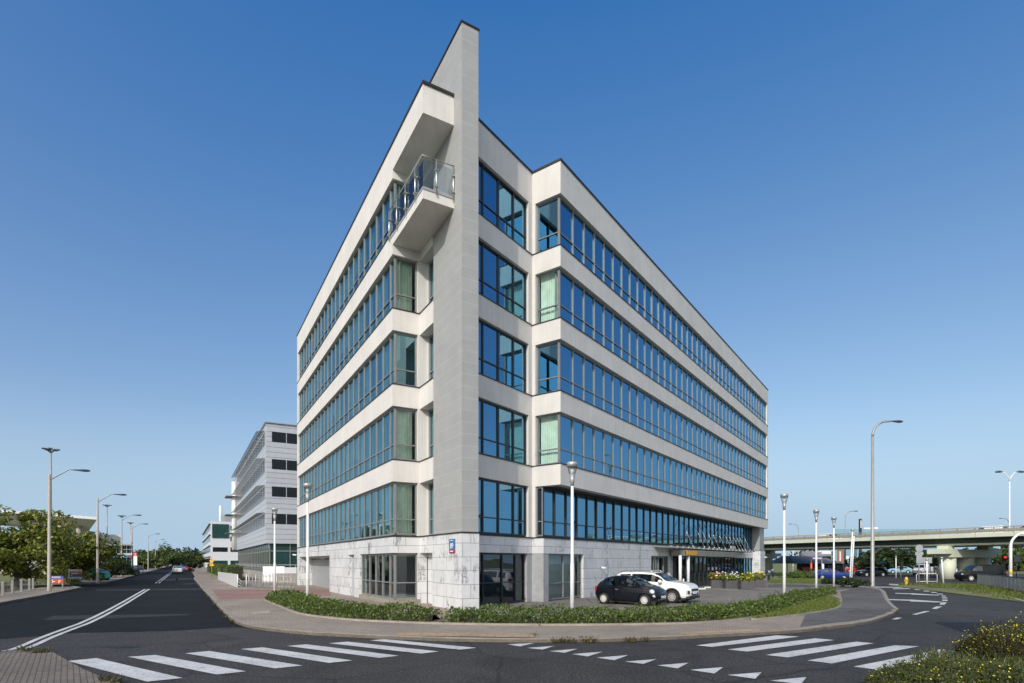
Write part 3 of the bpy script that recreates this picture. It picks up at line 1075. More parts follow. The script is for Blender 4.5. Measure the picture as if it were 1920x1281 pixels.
mb.build('canopy_edge', M['steel'], canopy)
for t in (22.0, 25.1, 26.6, 28.2, 29.7, 31.8, 34.0, 35.4, 37.0, 38.3, 39.6, 41.8):
    mb = MB()
    mb.tube([RF(t, 1.07, 5.85), RF(t, .05, 3.55)], .022, 6)
    mb.tube([RF(t, .13, 3.72), RF(t, .03, 3.52)], .05, 6)
    mb.build('tie_rod', M['steel'], canopy)
text_mesh('LI CIEFO', .52, 'canopy_letters', M['galv'], canopy, RF(34.2, -.02, 3.56), dR, V(0, 0, 1), .06)
# lobby contents: door posts and pale columns
for t in (17.9, 20.4):
    mb = MB()
    mb.tube([RF(t, -.25 if t < 19 else -.05, .08), RF(t, -.25 if t < 19 else -.05, 2.8)], .12, 14)
    mb.build('entrance_column', M['white_paint'], bld)

# house number plate
plate = empty('house_number_sign', LF(-3.9, 1.47, 2.9), 'small blue and red enamel house number plate on the pale granite corner', 'house sign')
pc = LF(-3.95, 1.47, 3.0)
mb = MB()
mb.obox(pc + V(0, 0, -.14), -dL * .62, -pL * .03, V(0, 0, .5))
mb.build('plate', plain('sign_blue', (.03, .16, .36), .3), plate)
mb = MB()
mb.obox(pc + V(0, 0, -.29), -dL * .62, -pL * .03, V(0, 0, .148))
mb.build('red_band', plain('sign_red', (.42, .02, .05), .3), plate)
text_mesh('89', .36, 'numerals', M['white_paint'], plate, pc - dL * .31 - pL * .035 + V(0, 0, -.08), -dL, V(0, 0, 1), .01)
mb = MB()
mb.obox(pc - dL * .12 - pL * .031 + V(0, 0, -.235), -dL * .36, -pL * .006, V(0, 0, .045))
mb.obox(pc - dL * .12 - pL * .031 + V(0, 0, .27), -dL * .36, -pL * .006, V(0, 0, .03))
mb.build('caption', M['white_paint'], plate)

# security cameras
def seccam(p, d, label):
    r = empty('security_camera', p, label, 'camera', 'cameras on the office walls')
    mb = MB()
    mb.tube([p, p + d * .22], .025, 6)
    mb.build('bracket', M['grey_paint'], r)
    mb = MB()
    q = p + d * .25 + V(0, 0, -.02)
    mb.tube([q - V(.16, 0, 0), q + V(.16, 0, -.05)], [.065, .06], 10)
    mb.build('housing', M['white_paint'], r)
seccam(LF(EL - .1, -.0, 3.0), -pL, 'white security camera on the far end of the granite base over the garage')
seccam(RF(6.8, 1.08, 1.95), -pR, 'small white camera on the granite wall above the black car')
seccam(RF(ER - 1.2, .25, 2.9), -pR, 'white camera on the granite end pier beyond the canopy')

# ------------------------------------------------------------------ leaves
def leaf_cards(mb, rnd, c, r, n, size, flat=.6, up=.35, core=.55):
    for _ in range(n):
        d = Vector((rnd.gauss(0, 1), rnd.gauss(0, 1), rnd.gauss(0, 1))).normalized()
        rr = core + (1 - core) * rnd.random() ** .6
        p = Vector((c[0] + d.x * r[0] * rr, c[1] + d.y * r[1] * rr, c[2] + d.z * r[2] * rr))
        nrm = (d * flat + Vector((rnd.gauss(0, .5), rnd.gauss(0, .5), rnd.gauss(0, .5) + up))).normalized()
        a = nrm.orthogonal().normalized()
        t = rnd.random() * 6.283
        b = nrm.cross(a)
        a, b = a * math.cos(t) + b * math.sin(t), b * math.cos(t) - a * math.sin(t)
        s = size * rnd.uniform(.6, 1.3)
        mb.face([p - a * s, p - b * s * .55 + a * s * .1, p + a * s, p + b * s * .55 + a * s * .1])

def make_tree(name, base, h, rad, label, group, lm, nclump=46, ncard=150, size=.2, trunk_h=.25, seed=1, squash=1.0, bark=None):
    rnd = random.Random(seed)
    root = empty(name, base, label, 'tree' if 'tree' in name else 'shrub', group)
    base = Vector(base)
    mb = MB()
    th = h * trunk_h
    tr = max(.08, h * .022)
    mb.tube([base, base + V(.05, 0, th), base + V(.1, .1, h * .6)], [tr * 1.3, tr, tr * .45], 8)
    clumps = []
    for i in range(nclump):
        d = Vector((rnd.gauss(0, 1), rnd.gauss(0, 1), rnd.gauss(0, .9))).normalized()
        k = rnd.uniform(.35, 1.06)
        c = base + V(d.x * rad * k, d.y * rad * k, th * .7 + (h - th * .7) * (.47 + .47 * d.z * k * squash))
        clumps.append(c)
    for c in clumps[::4]:
        m = base + V(.05, .03, th + rnd.random() * h * .2)
        mid = m.lerp(c, .5) + V(rnd.uniform(-.2, .2), rnd.uniform(-.2, .2), .15)
        mb.tube([m, mid, c], [tr * .4, tr * .22, tr * .06], 5)
    mb.build('trunk', bark or M['bark'], root)
    cb = MB()
    for c in clumps:
        r = rad * rnd.uniform(.13, .34)
        leaf_cards(cb, rnd, c, (r, r, r * .72), ncard, size)
    cb.build('crown', lm, root)
    return root
M['bark'] = plain('bark', (.10, .08, .06), .95, 0, .3, 8)
M['leaf_maple'] = leaf_mat('maple_leaves', [(.07, .10, .014), (.14, .18, .025), (.23, .25, .04), (.31, .30, .06)])
M['leaf_dark'] = leaf_mat('dark_leaves', [(.018, .035, .010), (.03, .055, .015), (.05, .075, .02)])
M['leaf_far'] = leaf_mat('far_leaves', [(.05, .08, .016), (.09, .13, .025), (.14, .17, .04)])
M['leaf_hedge'] = leaf_mat('hedge_leaves', [(.042, .078, .014), (.075, .125, .02), (.12, .175, .032), (.20, .235, .06)])
M['leaf_grass'] = leaf_mat('grass_blades', [(.085, .12, .018), (.145, .185, .03), (.22, .24, .06)])
M['leaf_dry'] = leaf_mat('dry_stems', [(.09, .085, .035), (.15, .13, .06), (.07, .09, .03)])
M['leaf_lime'] = leaf_mat('lime_leaves', [(.16, .19, .03), (.28, .30, .05), (.10, .16, .03)])
M['petal_y'] = plain('yellow_petals', (.70, .62, .03), .6, 0, .1)
M['petal_w'] = plain('white_petals', (.80, .80, .77), .6, 0, .05)
M['petal_o'] = plain('orange_petals', (.72, .20, .05), .6, 0, .1)

# hedges along the pavement
def hedge(name, i0, i1, label, seed, hgt=.6, dens=150):
    rnd = random.Random(seed)
    f, b = HF[i0:i1 + 1], HB[i0:i1 + 1]
    mid = f[len(f) // 2]
    root = empty(name, (mid.x, mid.y, PZ), label, 'hedge', 'low hedges along the pavement')
    core = MB()
    for i in range(len(f) - 1):
        a0, a1, b0, b1 = f[i].lerp(b[i], .26), f[i + 1].lerp(b[i + 1], .26), f[i].lerp(b[i], .84), f[i + 1].lerp(b[i + 1], .84)
        z = PZ + hgt * .48
        i0_, i1_ = a0.lerp(b0, .3), a1.lerp(b1, .3)
        core.face([(*a0[:2], PZ), (*a1[:2], PZ), (*i1_[:2], z), (*i0_[:2], z)])
        core.face([(*i0_[:2], z), (*i1_[:2], z), (*b1[:2], PZ), (*b0[:2], PZ)])
    core.build('twigs', plain('hedge_twigs', (.035, .038, .018), .95), root)
    lv = MB()
    for i in range(len(f) - 1):
        L = (f[i + 1] - f[i]).length
        n = int(L * dens * 3.6)
        for _ in range(n):
            u, v = rnd.random(), rnd.random() ** 1.5
            p = f[i].lerp(f[i + 1], u).lerp(b[i].lerp(b[i + 1], u), v)
            nz = noise.noise(Vector((p.x * .9, p.y * .9, seed)))
            nz2 = noise.noise(Vector((p.x * 3.1, p.y * 3.1, seed + 5)))
            prof = (1 - abs(2 * v - 1) ** 5) ** .6 * .85 + .15
            hh = hgt * (.82 + .38 * nz + .28 * nz2) * prof * (1 if i < len(HF) * .62 - i0 else .84)
            z = PZ + max(.03, hh * (1 - rnd.random() ** 2.2 * .75))
            s = rnd.uniform(.045, .085)
            d = Vector((rnd.gauss(0, .6), rnd.gauss(0, .6), rnd.uniform(.1, 1.2))).normalized()
            side = d.cross(Vector((rnd.gauss(0, 1), rnd.gauss(0, 1), rnd.gauss(0, 1)))).normalized()
            q = Vector((p.x + rnd.gauss(0, .03), p.y + rnd.gauss(0, .03), z))
            lv.face([q, q + d * s * .6 + side * s * .5, q + d * s * 1.5, q + d * s * .6 - side * s * .5])
        for _ in range(int(L * 9)):          # long arching twigs over the top
            u, v = rnd.random(), rnd.uniform(.2, .85)
            p = f[i].lerp(f[i + 1], u).lerp(b[i].lerp(b[i + 1], u), v)
            z = PZ + hgt * .7
            d = Vector((rnd.gauss(0, .5), rnd.gauss(0, .5), 1)).normalized()
            ln = rnd.uniform(.12, .38)
            side = d.cross(Vector((0, 1, .2))).normalized()
            q = Vector((p.x, p.y, z))
            k = 0.0
            while k < ln:
                c = q + d * k
                sg = 1 if int(k * 100) % 2 else -1
                w = .05 * rnd.uniform(.6, 1.2)
                lv.face([c, c + d * .03 + side * sg * w * .5 + Vector((0, rnd.uniform(-.03, .03), 0)), c + d * .075 + side * sg * w])
                k += .035
            lv.face([q - side * .004, q + side * .004, q + d * ln])
    lv.build('foliage', M['leaf_hedge'], root)
    return root
def idx_at(px):
    best = min(range(len(HF)), key=lambda i: abs(960 + HF[i].x / HF[i].y * FPX - px))
    return best
g1, g2 = idx_at(810), idx_at(828)
if g2 == g1:
    g2 += 1
hedge('hedge', 0, g1, 'low clipped hedge curving round the left pavement as far as the granite corner', 11)
hedge('hedge', g2, len(HF) - 1, 'long low hedge in front of the parked cars and forecourt', 23)

def tufts(name, pts, rad, n, h, mat, seed, label, spread=.6):
    rnd = random.Random(seed)
    mb = MB()
    for p in pts:
        for _ in range(n):
            a, r = rnd.random() * 6.28, rad * math.sqrt(rnd.random())
            q = Vector((p[0] + math.cos(a) * r, p[1] + math.sin(a) * r, p[2]))
            hh = h * rnd.uniform(.4, 1.2)
            t = Vector((rnd.gauss(0, spread), rnd.gauss(0, spread), 1)).normalized() * hh
            w = Vector((math.cos(a + 1.3), math.sin(a + 1.3), 0)) * rnd.uniform(.006, .016) * (1 + hh)
            m = q + t * .55 + Vector((0, 0, hh * .08))
            mb.face([q - w, q + w, m + w * .8, m - w * .8])
            mb.face([m - w * .8, m + w * .8, q + t])
    o = mb.build(name, mat)
    return tag(o, label, None, None, 'stuff')
# lawn blades
rnd = random.Random(3)
def inside(p, poly):
    c = False
    for i in range(len(poly)):
        a, b = poly[i], poly[i - 1]
        if (a.y > p.y) != (b.y > p.y) and p.x < (b.x - a.x) * (p.y - a.y) / (b.y - a.y) + a.x:
            c = not c
    return c
pts = []
xs, ys = [p.x for p in lawn], [p.y for p in lawn]
while len(pts) < 900:
    p = V(rnd.uniform(min(xs), max(xs)), rnd.uniform(min(ys), max(ys)), PZ + .05)
    if inside(p, lawn):
        pts.append(p)
tufts('lawn_grass', pts, .12, 9, .12, M['leaf_grass'], 4, 'bright mown grass on the tapering lawn beside the hedge')
# weeds in the kerbs
wp = [G(x, y, .03) for x, y in ((1040, 1203), (1046, 1203.5), (1058, 1203), (1068, 1202), (1072, 1204), (1092, 1202), (1100, 1200), (1106, 1203), (1112, 1202), (1180, 1202), (1186, 1202.5), (1210, 1201), (1003, 1195), (424, 1157), (416, 1147), (404, 1134), (392, 1120), (380, 1106), (372, 1098), (436, 1166),
                                 (43, 1219), (58, 1221), (70, 1224), (90, 1223), (200, 1276), (215, 1279), (1660, 1156), (1672, 1150), (1680, 1146), (1640, 1160))]
tufts('kerb_weeds', wp, .16, 45, .16, M['leaf_dry'], 5, 'ragged weeds in the kerb joints', .9)
vp = []
while len(vp) < 700:
    k = rnd.random()
    a, b = outer[0].lerp(outer[-1], k), None
    i = min(int(k * (len(outer) - 1)), len(outer) - 2)
    a = outer[i].lerp(outer[i + 1], rnd.random())
    vp.append(V(a.x + rnd.uniform(.3, 5), a.y + rnd.uniform(.1, 2.5), .06))
tufts('verge_grass', vp, .3, 12,   .3, M['leaf_grass'], 6, 'dry grass along the far verge')
vp = [LF(rnd.uniform(2, 36), rnd.uniform(-27, -20.6) , 0) for _ in range(420)] + [LF(rnd.uniform(44, 120), rnd.uniform(-26, -19.2), 0) for _ in range(420)]
tufts('roadside_grass', vp, .4, 12, .35, M['leaf_dry'], 7, 'dry grass on the left roadside')
vp = [G(rnd.uniform(400, 445), rnd.uniform(1082, 1096), 0) for _ in range(10)]

# wildflowers in the foreground verge
def wildflower(name, c, r, h, n, label, seed, fl, nf, brown=.3):
    rnd = random.Random(seed)
    root = empty(name, c, label, 'wildflowers', 'yellow wildflowers on the near verge')
    st, fw = MB(), MB()
    for i in range(n):
        a, q = rnd.random() * 6.28, math.sqrt(rnd.random())
        p = Vector((c[0] + math.cos(a) * q * r[0], c[1] + math.sin(a) * q * r[1], .0))
        hh = h * (1 - .55 * q ** 2) * rnd.uniform(.55, 1.12)
        lean = Vector((rnd.gauss(0, .22), rnd.gauss(0, .22), 1)).normalized()
        w = Vector((math.cos(a + 1.57), math.sin(a + 1.57), 0)) * .005
        tip = p + lean * hh
        st.face([p - w, p + w, tip + w * .4, tip - w * .4])
        nl = rnd.randint(5, 11)
        for _ in range(nl):
            k = rnd.uniform(.15, .98)
            b = p + lean * hh * k
            d = Vector((rnd.gauss(0, 1), rnd.gauss(0, 1), rnd.uniform(-.1, .9))).normalized()
            ln = rnd.uniform(.05, .13) * (1.15 - .6 * k)
            s = d.cross(Vector((0, 0, 1)) + Vector((rnd.gauss(0, .4), rnd.gauss(0, .4), 0))).normalized() * ln * .22
            st.face([b, b + d * ln * .5 + s, b + d * ln, b + d * ln * .5 - s])
        if rnd.random() < nf:
            for _ in range(rnd.randint(1, fl)):
                k = rnd.uniform(.72, 1.05)
                b = p + lean * hh * k + Vector((rnd.gauss(0, .05), rnd.gauss(0, .05), 0))
                s = rnd.uniform(.010, .019)
                ax = Vector((rnd.gauss(0, .6), rnd.gauss(0, .6) - .3, 1)).normalized()
                u = ax.orthogonal().normalized()
                v = ax.cross(u)
                for j in range(2):
                    uu, vv = (u * math.cos(j * .78) + v * math.sin(j * .78)), (v * math.cos(j * .78) - u * math.sin(j * .78))
                    fw.face([b + uu * s + ax * s * .4 * j, b + vv * s, b - uu * s, b - vv * s])
    st.build('stems', M['wild_a'] if brown < .5 else M['wild_b'], root)
    if fw.v:
        fw.build('flowers', M['petal_y'], root)
M['wild_a'] = leaf_mat('weed_leaves', [(.05, .075, .018), (.085, .115, .028), (.135, .15, .045), (.11, .09, .04)])
M['wild_b'] = leaf_mat('weed_stems', [(.05, .05, .02), (.09, .075, .03), (.06, .075, .02), (.12, .10, .045)])
b1, b2, b3, b4 = G(1880, 1236), G(1800, 1283), G(1722, 1292), G(1925, 1290)
wildflower('flowering_shrub', (b1.x, b1.y, 0), (.95, .7), .88, 1500, 'tall bushy clump of yellow wildflowers at the right edge beside the road', 31, 2, .22, .6)
wildflower('flowering_shrub', (b1.x + 1.2, b1.y + .6, 0), (1.1, .9), .95, 1200, 'reddish stemmed wildflower clump cut by the right picture edge', 32, 2, .22, .6)
wildflower('flowering_shrub', (b2.x, b2.y, 0), (1.5, .9), .55, 1700, 'low green weeds with scattered yellow flowers nearest the camera', 33, 1, .14, .2)
wildflower('flowering_shrub', (b3.x, b3.y, 0), (.85, .7), .38, 1000, 'low grassy weed clump at the zebra stripe end', 34, 1, .07, .2)
wildflower('flowering_shrub', (b4.x + .2, b4.y + .2, 0), (1.2, .8), .35, 900, 'short weeds on the bare soil in the bottom right corner', 35, 1, .1, .2)
vp = [V(rnd.uniform(7, 18), rnd.uniform(8, 14), .03) for _ in range(260)]
tufts('near_weeds', [p for p in vp if p.x > p.y * .68 + .6], .3, 22, .3, M['wild_a'], 9, 'mixed green weeds on the near verge')

# ------------------------------------------------------------------ lamps
def cone_lamp():
    root = empty('cone_lamp', (0, 0, 0), '-', 'street lamp', 'white cone topped lamps round the office')
    mb = MB()
    mb.tube([V(0, 0, 0), V(0, 0, 2.2), V(0, 0, 2.25), V(0, 0, 5.35)], [.085, .08, .066, .055], 12)
    mb.build('pole', M['white_paint'], root)
    mb = MB()
    mb.lathe([(.0, 5.28), (.058, 5.28), (.12, 5.74), (.0, 5.74)], n=16)
    mb.build('lower_cone', M['galv'], root)
    mb = MB()
    mb.lathe([(.118, 5.74), (.195, 6.03)], n=16)
    mb.build('glass_cone', M['rail_glass'], root)
    mb = MB()
    mb.lathe([(.0, 5.74), (.07, 5.76), (.08, 5.9), (.03, 6.0), (0, 6.0)], n=10)
    mb.build('reflector', M['white_paint'], root)
    mb = MB()
    mb.lathe([(0, 6.03), (.205, 6.03), (.215, 6.2), (.19, 6.22), (0, 6.22)], n=16)
    mb.build('cap', M['galv'], root)
    return root
cl0 = cone_lamp()
places = [((577, 1139.5), 'white cone topped lamp standing in the hedge before the left facade'), ((515, 1112.5), 'white cone topped lamp at the hedge end near the garage'),
          ((1073, 1163), 'white cone topped lamp in the hedge just left of the black car'), ((1470.5, 1128), 'white cone topped lamp behind the hedge, nearest to the end of the right facade'),
          ((1530.5, 1110.5), 'white cone topped lamp left of the tapering hedge tip'), ((1563.5, 1102.5), 'white cone topped lamp at the tip of the long hedge'),
          ((1476, 1075), 'small distant cone topped lamp in front of the overpass')]
for i, ((x, y), lb) in enumerate(places):
    p = G(x, y, 0)
    if i == 0:
        cl0.location = p
        cl0['label'] = lb
    else:
        copy_thing(cl0, p, label=lb)

def arm_lamp(h, arm, rise, name='street_lamp', mat=None, curved=False, group=None, hd=1.0, r=.13):
    root = empty(name, (0, 0, 0), '-', 'street lamp', group)
    mat = mat or M['pole_concrete']
    mb = MB()
    mb.tube([V(0, 0, 0), V(0, 0, .25), V(0, 0, .3), V(0, 0, h)], [r * 1.1, r * 1.1, r, r * .62], 10)
    mb.build('pole', mat, root)
    mb = MB()
    if curved:
        pts = []
        for i in range(9):
            a = i / 8 * math.pi / 2
            pts.append(V(arm * (1 - math.cos(a)), 0, h + rise * math.sin(a)))
        mb.tube(pts + [V(arm + .35, 0, h + rise + .02)], [r * .6] * 9 + [r * .4], 8)
        tip = V(arm + .35, 0, h + rise + .02)
    else:
        mb.tube([V(0, 0, h - .35), V(arm, 0, h + rise), V(arm + .3, 0, h + rise)], .04, 8)
        mb.tube([V(0, 0, h - .05), V(0, 0, h + .12)], .07, 8)
        tip = V(arm + .3, 0, h + rise)
    mb.build('arm', M['galv'] if not curved else mat, root)
    mb = MB()
    L = 1.05 * hd
    prof = [(0, .04, .035), (.15, .05, .045), (.35, .09, .06), (.55, .16, .085), (.75, .165, .085), (.92, .10, .055), (1.0, .02, .02)]
    n = 10
    base = 0
    for u, w, hgt in prof:
        for k in range(n):
            a = 2 * math.pi * k / n
            mb.v.append((tip.x + u * L, math.cos(a) * w * hd, tip.z + (math.sin(a) * hgt + (.02 if math.sin(a) > 0 else .0)) * hd))
    for i in range(len(prof) - 1):
        for k in range(n):
            k2 = (k + 1) % n
            mb.f.append((i * n + k, (i + 1) * n + k, (i + 1) * n + k2, i * n + k2))
            mb.sm.append(True)
    mb.f.append(tuple(range(n)))
    mb.f.append(tuple(len(mb.v) - 1 - k for k in range(n)))
    mb.sm += [False, False]
    mb.build('lamp_head', M['lamp_head'], root)
    return root
M['lamp_head'] = plain('lamp_head_grey', (.07, .085, .095), .4, .3)
al = arm_lamp(8.75, 1.15, .55, group='street lamps along the left pavement')
ang = math.atan2(pL.y, pL.x)
lamps = [(G(92.5, 1111), 'nearest concrete street lamp, at the gateway beside the parking board'), (G(183, 1095.5), 'concrete street lamp just beyond the colourful entrance board'), (G(228, 1082.5), 'concrete street lamp in front of the blue and white showroom'),
         (G(248, 1077), 'street lamp beside the red topped totem'), (LF(140, -17.3), 'grey street lamp beside the white roadside board'), (LF(180, -17.3), 'street lamp before the bright far tree'), (LF(205, -17.3), 'street lamp half way along the far trees'),
         (LF(330, -17.3), 'most distant street lamp standing out from the dark trees'), (LF(-1, -18.6), 'street lamp left of the view whose shadow crosses the street'), (V(-18.6, .6), 'street lamp beside the camera whose head shadow falls on the road')]
for i, (p, lb) in enumerate(lamps):
    rz = ang if i != 9 else 0.0
    if i == 0:
        al.location, al.rotation_euler, al['label'] = p, (0, 0, rz), lb
    else:
        copy_thing(al, p, rz, lb)
M['lamp_grey'] = plain('lamp_pole_grey', (.36, .355, .34), .5, .3, .08)
tl = arm_lamp(13.2, 1.5, 1.4, 'tall_lamp', M['lamp_grey'], True, 'curved lamps by the right road', 1.15, .16)
tl.location, tl.rotation_euler = G(1636, 1103), (0, 0, R(10))
tl['label'] = 'tallest grey lamp with a curved arm beside the right road'
copy_thing(tl, G(1585, 1077.5), R(5), 'shorter curved lamp rising before the overpass by the restaurant', .78)
copy_thing(tl, at(1497, 1000, 150) * 1 + V(0, 0, -10), R(180), 'small distant lamp sticking up behind the overpass on the left', .85)

def double_lamp():
    root = empty('double_lamp', (0, 0, 0), 'pale twin armed lamp standing behind the overpass', 'street lamp')
    mb = MB()
    mb.tube([V(0, 0, 0), V(0, 0, 17)], [.16, .09], 8)
    mb.build('pole', M['white_paint'], root)
    for s in (-1, 1):
        mb = MB()
        mb.tube([V(0, 0, 16.9), V(s * .25, 0, 17.8), V(s * .8, 0, 18.5), V(s * 1.3, 0, 18.7)], .07, 6)
        mb.build('arm', M['white_paint'], root)
        mb = MB()
        mb.tube([V(s * 1.2, 0, 18.72), V(s * 1.8, 0, 18.78), V(s * 2.5, 0, 18.72), V(s * 2.7, 0, 18.7)], [.06, .2, .17, .03], 8)
        mb.build('lamp_head', M['lamp_head'], root)
    return root
d = double_lamp()
d.location = at(1893, 1053, 104)
d.location.z = .0
d.scale = (1.0, 1.0, 1.0)
copy_thing(tl, V((1892 - 960) / FPX * 135, 135, 0), R(185), 'single curved lamp behind the overpass, left of the twin lamp', .86)

# leaning white posts
for (x0, y0, x1, y1, lb) in ((1593, 1101, 1598.5, 996, 'leaning white post, left of a pair by the dark shrub'), (1596.5, 1093, 1601.5, 1004, 'leaning white post, right of a pair by the dark shrub'),
                             (1738, 1097.5, 1738, 1051, 'upright white post beside the yellow hydrant'), (1769, 1096, 1765.5, 1048, 'leaning white post in front of the round pier'),
                             (1680, 1084, 1680, 1045, 'slim white post by the crossing right of the dark parked car')):
    a = G(x0, y0)
    b = at(x1, y1, a.y)
    r = empty('white_post', a, lb, 'post', 'white posts at the crossing')
    mb = MB()
    mb.tube([a, b], [.075, .06], 8)
    mb.build('pole', M['white_paint'], r)
    mb = MB()
    mb.tube([b + V(0, 0, -.02), b + V(0, 0, .18)], [.1, .16], 8)
    mb.build('cap', M['galv'], r)

# car-park floodlight masts
def mast(p, h, label, n=5):
    r = empty('floodlight_mast', p, label, 'mast', 'floodlight masts of the showroom')
    mb = MB()
    mb.tube([p, p + V(0, 0, h)], [.1, .06], 6)
    mb.build('pole', M['galv'], r)
    for k in range(n):
        a = 2 * math.pi * k / n + .3
        mb = MB()
        c = p + V(math.cos(a) * .34, math.sin(a) * .34, h + .2)
        mb.tube([p + V(0, 0, h - .05), c], .05, 5)
        mb.box(c + V(math.cos(a) * .12, math.sin(a) * .12, .06), (.4, .3, .1), a)
        mb.build('floodlight', M['lamp_head'], r)
for x, yt, yb, dd, lb in ((95.5, 842, 1100, 52, 'tallest five headed floodlight mast above the first street lamp'), (201, 947, 1080, 95, 'floodlight mast with a dark collar above the showroom roof'),
                          (228.5, 967, 1075, 100, 'floodlight mast behind the third street lamp'), (245, 980, 1070, 122, 'floodlight mast beyond the showroom corner')):
    p = V((x - 960) / FPX * dd, dd, 0)
    mast(p, at(x, yt, dd).z - .3, lb)

# ------------------------------------------------------------------ neighbouring buildings
M['alu'] = panel_mat('aluminium_panels', (.47, .495, .535), 400, .64, (.16, .17, .185), .028, .42, var=.03)
M['dk_glass'] = plain('dark_ribbon_glass', (.012, .015, .017), .08, 0, .1, spec=.8)
M['green_glass'] = plain('green_tinted_glass', (.02, .06, .055), .06, 0, .25, .5, spec=.8)
M['sunshade'] = plain('sunshade_slats', (.13, .135, .15), .5, .3)
def GB(s, o, z=0.0):
    p = LF(48, -.55) + dL * s + pL * o
    return V(p.x, p.y, z)
gb = empty('grey_office', GB(0, 0, 0), 'grey metal clad office block with black ribbon windows behind the cream building', 'office building')
H2 = 19.6
mb = MB()
mb.prism(P2([GB(0, 0), GB(0, 26), GB(50, 26), GB(50, 0)]), 4.6, H2)
wall = mb.build('wall', M['alu'], gb)
mb = MB()
mb.prism(P2([GB(.4, .4), GB(.4, 25), GB(49, 25), GB(49, .4)]), 1.0, 4.6)
mb.build('glazed_ground_floor', M['green_glass'], gb)
mb = MB()
for i in range(22):
    mb.obox(GB(i * 2.2 + .3, .33, 1.0), dL * .1, pL * .1, V(0, 0, 3.6))
for i in range(10):
    mb.obox(GB(.3, i * 2.4 + .4, 1.0), dL * .1, pL * .1, V(0, 0, 3.6))
mb.obox(GB(.25, .35, 3.6), dL * 48, pL * .1, V(0, 0, .12))
mb.obox(GB(.28, .5, 3.6), dL * .1, pL * 24, V(0, 0, .12))
mb.build('mullions', M['frame'], gb)
for k in range(4):
    z = 7.15 + 3.42 * k - .1
    for o0, o1 in ((.65, 2.3), (2.4, 4.05), (4.15, 5.8), (5.9, 7.55)):
        mb = MB()
        mb.obox(GB(-.02, o0, z), dL * .3, pL * (o1 - o0), V(0, 0, 1.25))
        mb.build('window', M['dk_glass'], gb)
    mb = MB()
    mb.obox(GB(1.2, -.02, z - .25), dL * 44, pL * .3, V(0, 0, 1.65))
    w = mb.build('window', M['dk_glass'], gb)
    mb = MB()
    for i in range(21):
        mb.obox(GB(1.2 + i * 2.15, -.06, z - .25), dL * .07, pL * .05, V(0, 0, 1.65))
        mb.obox(GB(1.2 + i * 2.15, -1.0, z + .5), dL * .05, pL * .95, V(0, 0, .05))
    mb.build('mullions', M['steel'], w)
    mb = MB()
    for i in range(6):
        q = .12 + i * .17
        mb.obox(GB(1.0, -q - .05, z + 1.45 - i * .03), dL * 45.5, pL * .09, V(0, 0, .025))
    mb.build('sunshade', M['sunshade'], gb)
mb = MB()
mb.tube([GB(47.5, -.4, 4.6), GB(47.5, -.4, 18)], .45, 10)
mb.build('corner_column', M['white_paint'], gb)
for k in range(3):
    MB().obox(GB(46.5, -1.9, 7.8 + k * 3.6), dL * 4.5, pL * 2.0, V(0, 0, .14)).build('corner_fin', M['sunshade'], gb)
mb = MB()
mb.prism(P2([GB(-.2, -.2), GB(-.2, 26.2), GB(50.2, 26.2), GB(50.2, -.2)]), H2, H2 + .1)
mb.build('coping', M['steel'], gb)
mb = MB()
mb.prism(P2([GB(-14, -.5), GB(-14, 26), GB(52, 26), GB(52, -.5)]), 0, 1.05)
mb.build('podium', M['concrete'], gb)

M['white_wall'] = plain('white_cladding', (.62, .64, .66), .5, 0, .05)
def GB3(s, o, z=0.0):
    p = LF(183, -2) + dL * s + pL * o
    return V(p.x, p.y, z)
fb = empty('distant_office', GB3(0, 0), 'distant pale grey office block with a green glass corner at the street end', 'office building')
mb = MB()
mb.prism(P2([GB3(0, 0), GB3(0, 40), GB3(95, 40), GB3(95, 0)]), 0, 15.6)
mb.build('wall', M['white_wall'], fb)
mb = MB()
mb.prism(P2([GB3(4, 4), GB3(4, 24), GB3(60, 24), GB3(60, 4)]), 15.6, 18.3)
mb.build('rooftop_plant', M['steel'], fb)
mb = MB()
mb.tube([GB3(2, 3, 15), GB3(2, 3, 21)], .5, 8)
mb.tube([GB3(3, 17, 15), GB3(3, 17, 20)], .9, 8)
mb.build('chimney', M['white_paint'], fb)
for k in range(4):
    z = 2.0 + 3.6 * k
    mb = MB()
    mb.obox(GB3(3, -.03, z), dL * 90, pL * .3, V(0, 0, 1.5))
    mb.build('window', M['dk_glass'], fb)
    for o0, o1 in ((.6, 5.0), (5.8, 9.4), (10, 14.5)):
        mb = MB()
        if k == 3 and o0 < 2:
            mb.obox(GB3(-.3, .4, z - 2.6), dL * .5, pL * 4.9, V(0, 0, 4.6))
            mb.build('window', M['green_glass'], fb)
        elif not (k == 2 and o0 < 2):
            mb.obox(GB3(-.05, o0, z + (0 if k else -.8)), dL * .3, pL * (o1 - o0), V(0, 0, 1.5))
            mb.build('window', M['dk_glass'] if k else M['green_glass'], fb)
mb = MB()
for k in range(4):
    mb.obox(GB3(0, -.5, 4 + 3.6 * k), dL * 92, pL * .5, V(0, 0, .1))
mb.build('sunshade', M['sunshade'], fb)
# brown block beyond
q = LF(420, 4)
mb = MB()
mb.prism(P2([q, q + pL * 30, q + pL * 30 + dL * 20, q + dL * 20]), 0, 19)
o = mb.build('wall', M['brick'] if 'brick' in M else plain('brown_wall', (.16, .10, .08), .8))
r = empty('brown_block', (q.x, q.y, 0), 'tiny brown block behind the distant grey office', 'building')
o.parent = r
for v in o.data.vertices:
    v.co -= r.location

